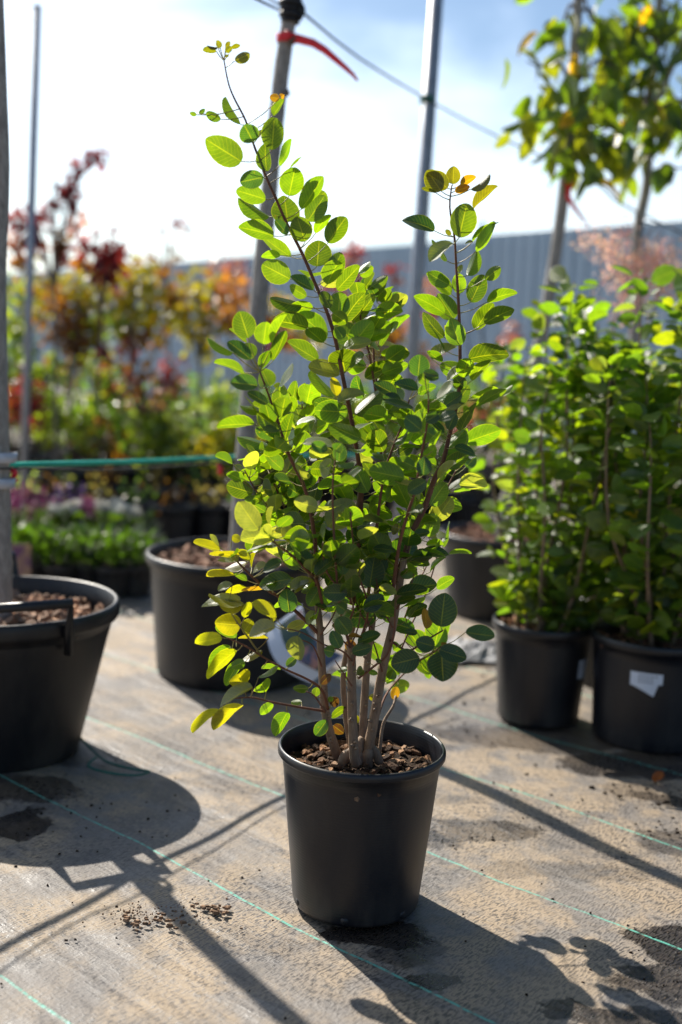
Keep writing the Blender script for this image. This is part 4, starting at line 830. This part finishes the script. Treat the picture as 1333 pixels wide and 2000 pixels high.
far_tree('autumn_tree', 'red and orange young tree hidden mostly by the middle trunk and the foremost bush', 470, 7.9, [(460, 540, 36, PNK, 0), (445, 600, 36, ORG, 0), (500, 600, 44, ORG, 0), (540, 620, 44, YEL, 0), (520, 660, 40, RED, 0), (560, 660, 40, ORG, 0), (600, 660, 40, YEL, .1)])
far_tree('autumn_tree', 'golden brown young tree seen between the foremost bush and the thick metal pole', 735, 8.2, [(690, 650, 34, YEL, 0), (730, 660, 38, OLV, 0), (765, 655, 34, ORG, 0), (700, 700, 36, ORG, 0), (745, 700, 36, YEL, 0), (780, 700, 34, OLV, .1), (830, 700, 34, ORG, 0)])
far_tree('red_bush', 'tall wispy crimson smoke bush reaching above the others by the thin metal pole', 110, 6.6, [(185, 305, 18, CRM, 0), (205, 300, 10, CRM, 0), (150, 340, 18, CRM, 0), (130, 370, 24, CRM, 0), (145, 400, 22, CRM, 0), (110, 395, 14, CRM, 0), (145, 440, 20, PNK, 0), (50, 440, 30, RED, 0), (30, 420, 20, RED, 0), (75, 430, 20, RED, 0), (30, 480, 26, PNK, 0), (70, 485, 24, PNK, 0), (120, 470, 20, BRN, 0), (40, 510, 24, ORG, 0), (95, 420, 18, CRM, 0), (160, 320, 16, CRM, 0), (60, 460, 24, RED, 0), (130, 500, 24, RED, 0)], .055, 330, .012, cat='bush')
far_tree('red_bush', 'deep crimson smoke bush standing against the sky above the orange tree', 190, 6.9, [(170, 480, 24, CRM, 0), (205, 500, 30, RED, 0), (225, 480, 24, CRM, 0), (190, 530, 28, CRM, 0), (230, 515, 24, RED, 0), (160, 510, 20, ORG, 0), (215, 540, 22, CRM, 0)], .055, 340, .012, cat='bush')
far_tree('red_bush', 'thin tipped reddish bush poking above the fence left of the middle trunk', 340, 7.6, [(350, 430, 14, CRM, 0), (355, 450, 12, PNK, 0), (320, 452, 7, CRM, 0), (340, 490, 16, BRN, 0), (300, 500, 18, BRN, 0), (270, 510, 20, ORG, 0), (320, 530, 26, ORG, 0)], .05, 150, .010, cat='bush')
far_tree('red_bush', 'pink purple smoke bush low against the fence just left of the middle trunk', 455, 8.6, [(430, 520, 24, PNK, 0), (460, 530, 26, CRM, 0), (445, 560, 26, PNK, 0), (410, 545, 20, PNK, 0), (470, 575, 20, CRM, 0)], .05, 90, .011, cat='bush')
far_tree('red_bush', 'magenta red smoke bush seen against the fence above the foremost bush', 690, 8.8, [(695, 490, 20, RED, 0), (680, 520, 24, PNK, 0), (660, 560, 24, RED, 0), (700, 540, 20, CRM, 0), (670, 600, 30, PNK, 0)], .055, 240, .011, cat='bush')
far_tree('red_bush', 'magenta red smoke bush seen against the fence left of the thick metal pole', 770, 9.0, [(768, 525, 17, RED, 0), (775, 545, 14, PNK, 0), (760, 590, 20, PNK, 0), (780, 640, 24, PNK, 0)], .055, 260, .011, cat='bush')
far_tree('red_bush', 'muted pink bush low against the fence between the foremost bush and leaning trunk', 985, 7.5, [(1000, 650, 22, PNK, 0), (985, 670, 18, PNK, 0), (960, 780, 26, PNK, 0), (1010, 660, 14, RED, 0), (840, 560, 24, PNK, 0), (850, 610, 20, CRM, 0)], .055, 160, .010, cat='bush')
far_tree('red_bush', 'red leaved bush low in the gap under the orange and yellow crowns', 262, 7.0, [(200, 690, 28, RED, 0), (225, 710, 26, ORG, 0), (285, 770, 14, PNK, 0), (250, 740, 26, PNK, 0), (280, 740, 24, ORG, 0), (330, 750, 22, RED, 0), (350, 740, 22, PNK, 0), (260, 780, 22, ORG, 0), (290, 800, 16, PNK, 0)], .06, 170, .012, cat='bush')

def row_bush(name, label, px, py, Y, rw, rh, col, n, leafL=.045, cat='bush', extra=None, potr=.15):
    top_ = at(px, py-rh, Y); bot = at(px, py+rh, Y); c = at(px, py, Y)
    t = thing(name, label, cat, (c[0], Y, 0)); pot(t, (c[0], Y), potr, potr*.8, potr*1.3, potr*1.1, M['pot2'], k=28)
    zc = max(c[2], potr*1.3+.1)
    for i in range(5):
        a_ = i*1.26; b = MB(); b.tube([(c[0]+.02*math.cos(a_), Y+.02*math.sin(a_), potr*1.1), (c[0]+rw*gscale(Y)*.5*math.cos(a_), Y+rw*gscale(Y)*.5*math.sin(a_), zc+rh*gscale(Y)*.4)], [.006, .003], 5, 0); obj('stem', b.mesh(), M['trunk_dark'], t)
    cl = [(c[0]+random.gauss(0, .38)*rw*gscale(Y), Y+random.gauss(0, .4)*rw*gscale(Y), zc+random.gauss(0, .4)*rh*gscale(Y), rh*gscale(Y)*.85, random.choice(col)) for _ in range(7)]
    crown(t, cl, leafL, GRN, M['autumn'], n, droop=-.1, up=.5); return t
G2 = [(.06, .12, .02), (.10, .15, .02), (.05, .09, .02)]
spec = [('lime and red', [LIM, RED, ORG], 30, 800, 7.0), ('lime green', [LIM, (.1, .17, .02)], 110, 815, 7.2), ('green and orange', [LIM, ORG, G2[0]], 190, 830, 6.9), ('mid green', G2, 240, 850, 7.4), ('bright green', [LIM, G2[1]], 300, 850, 6.9), ('silvery green', [(.16, .19, .08), G2[1]], 350, 860, 7.3), ('grey green', [(.12, .17, .06), G2[0]], 410, 850, 7.4), ('yellow green', [LIM, YEL], 450, 870, 6.9),
        ('dull green', G2, 510, 860, 7.4), ('deep green', G2, 580, 860, 7.4), ('fresh green', G2+[LIM], 660, 840, 7.6), ('shaded green', G2, 740, 830, 7.6), ('plain green', G2, 830, 840, 7.4), ('brown tinged', G2+[BRN], 900, 850, 7.2), ('pink tinged green', G2+[PNK], 950, 810, 7.0), ('soft green', G2+[LIM], 1010, 850, 6.4)]
where = ['at the left edge above the green rod', 'right of the thin metal pole above the rod', 'under the orange brown tree above the rod', 'between the orange brown and the yellow tree', 'right of the yellow tree trunk, above the rod', 'left of the golden tree trunk, above the rod', 'right of the golden tree trunk, above the rod', 'touching the middle trunk, above the rod', 'just behind the left side of the foremost bush', 'behind the foremost bush, left of its centre', 'behind the centre of the foremost bush', 'behind the foremost bush, right of its centre', 'behind the right side of the foremost bush', 'right of the foremost bush, over the rear pot', 'pinkish one low before the fence right of the foremost bush', 'left of the small right shrub, over the rear pot']
for (nm, cols, px, py, Y), wh in zip(spec, where):
    row_bush('low_bush', f'{nm} low bush {wh}'.replace('bush pinkish one', 'bush'), px, py, Y, 60, 58, cols, 120, .055)
for k, (px, wh) in enumerate(((25, 'at the left edge'), (75, 'right of the thin metal pole'), (125, 'before the orange brown tree'))):
    row_bush('pale_bush', f'pale silvery green mound under the green rod, {wh}', px, 945, 6.4, 34, 24, [(.24, .30, .10), (.20, .26, .10)], 110, .03, potr=.12)
far_cols = [G2, [LIM, G2[1]], G2+[BRN], [(.12, .17, .06), G2[0]], G2+[ORG], G2, [LIM, YEL, G2[0]], G2, G2, G2, G2, G2, G2, G2, G2, G2]
far_where = ['at the far left edge', 'behind the thin metal pole', 'behind the orange brown tree trunk', 'left of the yellow tree trunk', 'right of the yellow tree trunk', 'left of the golden tree trunk', 'right of the golden tree trunk', 'left of the middle trunk', 'right of the middle trunk', 'behind the left edge of the foremost bush', 'behind the middle of the foremost bush', 'left of the thick metal pole', 'right of the thick metal pole', 'in the gap before the leaning trunk', 'behind the small right shrub', 'behind the dense right shrub']
for k, wh in enumerate(far_where):
    row_bush('back_bush', f'rearmost bush nearest the fence, {wh}', 20+k*66, 815+(k % 3)*8-k*1.5, 9.0+(k % 2)*.5, 66, 42, far_cols[k], 90, .07, potr=.16)
for k, (px, py, cols_, wh) in enumerate(((30, 720, G2+[BRN], 'left of the thin metal pole'), (88, 735, [LIM, GRN, GRN], 'right of the thin metal pole'), (170, 730, [LIM, GRN, ORG], 'between the orange brown and yellow trunks'), (215, 770, [GRN, RED, ORG, GRN], 'left of the yellow tree trunk'), (320, 780, [GRN, RED, PNK], 'right of the yellow tree trunk'), (60, 790, [GRN, RED, ORG], 'behind the foot of the thin metal pole'), (425, 800, [GRN, LIM], 'left of the middle trunk'))):
    row_bush('tall_bush', f'taller mixed leafy bush {wh}', px, py, 8.0, 44, 46, cols_, 110, .055)
# row of dark nursery pots with small leftovers in them
for k, (px, py, Y) in enumerate(((110, 985, 5.9), (190, 985, 5.9), (265, 985, 5.9), (340, 985, 5.9), (410, 985, 6.0), (480, 985, 6.0), (225, 965, 6.5), (300, 965, 6.5), (375, 962, 6.5), (450, 960, 6.5))):
    c = at(px, py, Y); R = .115
    lab = ['black pot with a dry plant right of the thin metal pole', 'second black pot with a dry plant from the thin metal pole', 'black pot with a dry plant under the yellow tree', 'black pot with a dry plant behind the tall pot at its left end', 'black pot with a dry plant under the golden tree', 'black pot with a dry plant beside the middle trunk',
           'rear black pot with a dry plant left of the yellow tree trunk', 'rear black pot with a dry plant right of the yellow tree trunk', 'rear black pot with a dry plant by the golden tree trunk', 'rear black pot with a dry plant left of the middle trunk'][k]
    t = thing('nursery_pot', lab, 'pot', (c[0], Y, 0)); pot(t, (c[0], Y), R, R*.8, .24, .21, M['pot2'], k=32)
    crown(t, [(c[0], Y, .30, .10, [BRN, (.12, .10, .05), G2[0]][k % 3])], .03, GRN, M['autumn'], 260, droop=-.4, name='foliage')
# flowering plants in small pots
FL = [('magenta', (.42, .02, .20)), ('purple', (.14, .03, .22)), ('white', (.75, .72, .62))]
fl_protos = []
petal = simple('petal', (1, 1, 1), .6, .1, 30, attr=True)
def flower_pot(c, kind, label, seed):
    r = np.random.default_rng(seed)
    t = thing('flower_pot', label, 'potted flower', (*c, 0)); pot(t, c, .085, .062, .13, .115, M['pot2'], k=24)
    B, A, N, L, W, C = [], [], [], [], [], []
    for i in range(150):
        a_ = r.uniform(0, 6.28); q_ = r.uniform(0, .11); B.append((c[0]+q_*math.cos(a_), c[1]+q_*math.sin(a_), .12+r.uniform(0, .17))); A.append((math.cos(a_), math.sin(a_), r.uniform(.2, 1.5))); N.append((r.normal(0, .4), r.normal(0, .4), 1)); L.append(r.uniform(.03, .06)); W.append(L[-1]*.38); C.append(np.array([.018, .040, .012])*r.uniform(.7, 1.3))
    obj('foliage', leaves_mesh(B, A, N, L, W, C, 3, 2), M['leaf_far'], t)
    nm, col = FL[kind]
    for s_ in range({0: 4, 1: 4, 2: 3}[kind]):
        a_ = r.uniform(0, 6.28); q_ = r.uniform(.01, .07); x, y = c[0]+q_*math.cos(a_), c[1]+q_*math.sin(a_); z1 = r.uniform(.34, .42) if kind < 2 else r.uniform(.30, .33)
        b = MB(); b.tube([(c[0]+.3*q_*math.cos(a_), c[1]+.3*q_*math.sin(a_), .12), (x, y, z1)], .0025, 5, 0, col=(.08, .2, .03))
        if kind < 2:
            for j in range(60):
                f = j/60; z = z1-.09+.10*f; rr = .016*(1-.6*f); aa = j*2.4; ctr = np.array([x+rr*math.cos(aa), y+rr*math.sin(aa), z]); 
                e = r.normal(0, .006, (3, 3)); b.add([ctr+e[0], ctr+e[1], ctr+e[2]], [(0, 1, 2)], tuple(np.array(col)*r.uniform(.7, 1.4)))
        else:
            for j in range(110):
                d = unit(r.normal(0, 1, 3)); d[2] = abs(d[2])*.7; ctr = np.array([x, y, z1])+d*.034; e = r.normal(0, .008, (3, 3)); b.add([ctr+e[0], ctr+e[1], ctr+e[2]], [(0, 1, 2)], tuple(np.array(col)*r.uniform(.8, 1.1)))
        obj('flower', b.mesh(True), petal, t, False)
    return t
def leafy_pot(c, label, seed, big=1.0):
    r = np.random.default_rng(seed); t = thing('leafy_pot', label, 'potted plant', (*c, 0)); pot(t, c, .085, .062, .13, .115, M['pot2'], k=24)
    B, A, N, L, W, C = [], [], [], [], [], []
    for i in range(170):
        a_ = r.uniform(0, 6.28); q_ = r.uniform(0, .12); B.append((c[0]+q_*math.cos(a_), c[1]+q_*math.sin(a_), .12+r.uniform(0, .14)*big)); A.append((math.cos(a_), math.sin(a_), r.uniform(.2, 1.8))); N.append((r.normal(0, .4), r.normal(0, .4), 1)); L.append(r.uniform(.03, .07)); W.append(L[-1]*.35); C.append(np.array([.018, .045, .012])*r.uniform(.7, 1.3))
    obj('foliage', leaves_mesh(B, A, N, L, W, C, 3, 2), M['leaf_far'], t); return t
fw_pos = [(15, 0), (50, 0), (80, 0), (105, 1), (128, 2), (150, 1), (180, 0), (205, 2), (250, 2)]
desc = ['cut by the left edge of the photo', 'directly left of the thin metal pole foot', 'right of the thin metal pole foot', 'second to the right of the thin metal pole', 'above the far rim of the tub with handles', 'in the middle of the flower row', 'fourth from the right in the flower row', 'third from the right in the flower row', 'at the right end of its row']
for k, (px, kd) in enumerate(fw_pos):
    c = at(px, 1050, 5.15+.12*(k % 2)); flower_pot((c[0], 5.15+.12*(k % 2)), kd, f'{FL[kd][0]} flowering plant in a small pot, {desc[k]}', 20+k)
d2 = ['by the left edge', 'behind the rim of the tub with handles', 'in front of the magenta flowers', 'in front of the white flowers', 'second from the tall pot', 'nearest the tall pot']
for k, px in enumerate((20, 70, 120, 170, 220, 265)):
    c = at(px, 1100, 4.82+.05*(k % 2)); leafy_pot((c[0], 4.82+.05*(k % 2)), f'green leafy plant in a small front pot {d2[k]}', 40+k)
b = MB(); q = at(42, 1112, 4.62); b.box((q[0]-.04, q[1]-.002, .10), (q[0]+.04, q[1]+.002, .24)); pc = tag(obj('price_card', b.mesh(), simple('card with purple and yellow print', (.22, .05, .25), .5, .5, 22, col2=(.45, .28, .12)), None, False), 'small purple and yellow card standing before the leafy pots at the left', 'card')
b = MB(); b.box((q[0]-.003, q[1]-.001, 0), (q[0]+.003, q[1]+.001, .12)); obj('stake', b.mesh(), M['label'], pc, False)

# ---- crumbs and dead leaves on the fabric
def scatter(spots, name, label, mat, cat):
    b = MB()
    for (cx, cy, sx, sy, n, size) in spots:
        for i in range(n):
            x, y = random.gauss(cx, sx), random.gauss(cy, sy); s_ = size*random.uniform(.3, 1.3); a_ = random.uniform(0, 6.28); k_ = random.choice((4, 5, 6)); h = s_*random.uniform(.15, .5)
            vs = [(x+s_*math.cos(a_+6.28*j/k_)*random.uniform(.6, 1.4), y+s_*.6*math.sin(a_+6.28*j/k_)*random.uniform(.6, 1.4), -.002) for j in range(k_)]
            vt = [(x+(p[0]-x)*.7+random.gauss(0, s_*.1), y+(p[1]-y)*.7, h+random.uniform(0, h*.3)) for p in vs]; v = random.uniform(.4, 1.2)
            b.add(vs+vt, [tuple(range(k_, 2*k_))]+[(j, (j+1) % k_, k_+(j+1) % k_, k_+j) for j in range(k_)], (v, v*.95, v*.9))
    tag(obj(name, b.mesh(True), mat, None, False), label, cat, kind='stuff')
scatter([(-.33, 2.05, .035, .014, 34, .006), (-.235, 2.115, .03, .005, 26, .005), (-.29, 2.09, .05, .035, 60, .0025), (-.20, 2.10, .012, .006, 8, .006), (-.36, 2.08, .03, .02, 60, .002)], 'bark_crumbs', 'brown bark crumbs scattered beside the trunk shadow left of the foremost pot', M['chip'], 'crumbs')
scatter([(0, 2.6, .8, .7, 170, .003), (.68, 1.95, .10, .07, 60, .003), (.8, 2.75, .1, .1, 40, .006), (-.45, 2.5, .1, .1, 12, .004), (.3, 2.55, .1, .08, 20, .003), (.5, 3.7, .3, .4, 80, .006), (-.7, 2.6, .1, .1, 30, .003)], 'soil_crumbs', 'small dark soil crumbs sprinkled over the whole ground fabric', M['soil'], 'crumbs')
def fallen(x, y, s_, col, label):
    me = leaves_mesh([(x, y, .008)], [(random.uniform(-1, 1), random.uniform(-1, 1), .1)], [(0, .1, 1)], [s_], [s_*.6], [col], 6, 4, fold=.3, curl=.4); tag(obj('fallen_leaf', me, M['autumn']), label, 'leaf')
fallen(.84, 2.86, .05, (.30, .09, .03), 'dry reddish leaf on the dark patch under the right pots')

# repeats of one kind belong together
GROUPS = {'autumn_tree': 'young autumn trees in the bed before the fence', 'red_bush': 'red leaved smoke bushes in the bed before the fence', 'low_bush': 'low bushes in the bed behind the green rod', 'back_bush': 'rearmost bushes along the fence',
          'tall_bush': 'taller mixed bushes under the autumn trees', 'pale_bush': 'pale mounds under the green rod', 'nursery_pot': 'black nursery pots with dry plants', 'flower_pot': 'small flowering pots', 'leafy_pot': 'small leafy pots in the front row',
          'metal_fence': 'stretches of the sheet metal fence', 'metal_pole': 'metal poles', 'potted_shrub': 'round leaved shrubs in pots on the right', 'potted_tree': 'young trees in big black pots', 'ribbon': 'red ribbons on the trunks', 'overhead_wire': 'overhead wires', 'tape_knot': 'red tape knots under the green rod'}
for o in bpy.data.objects:
    if o.parent is None and o.get('label'):
        k = o.name.split('.')[0]
        if k in GROUPS: o['group'] = GROUPS[k]
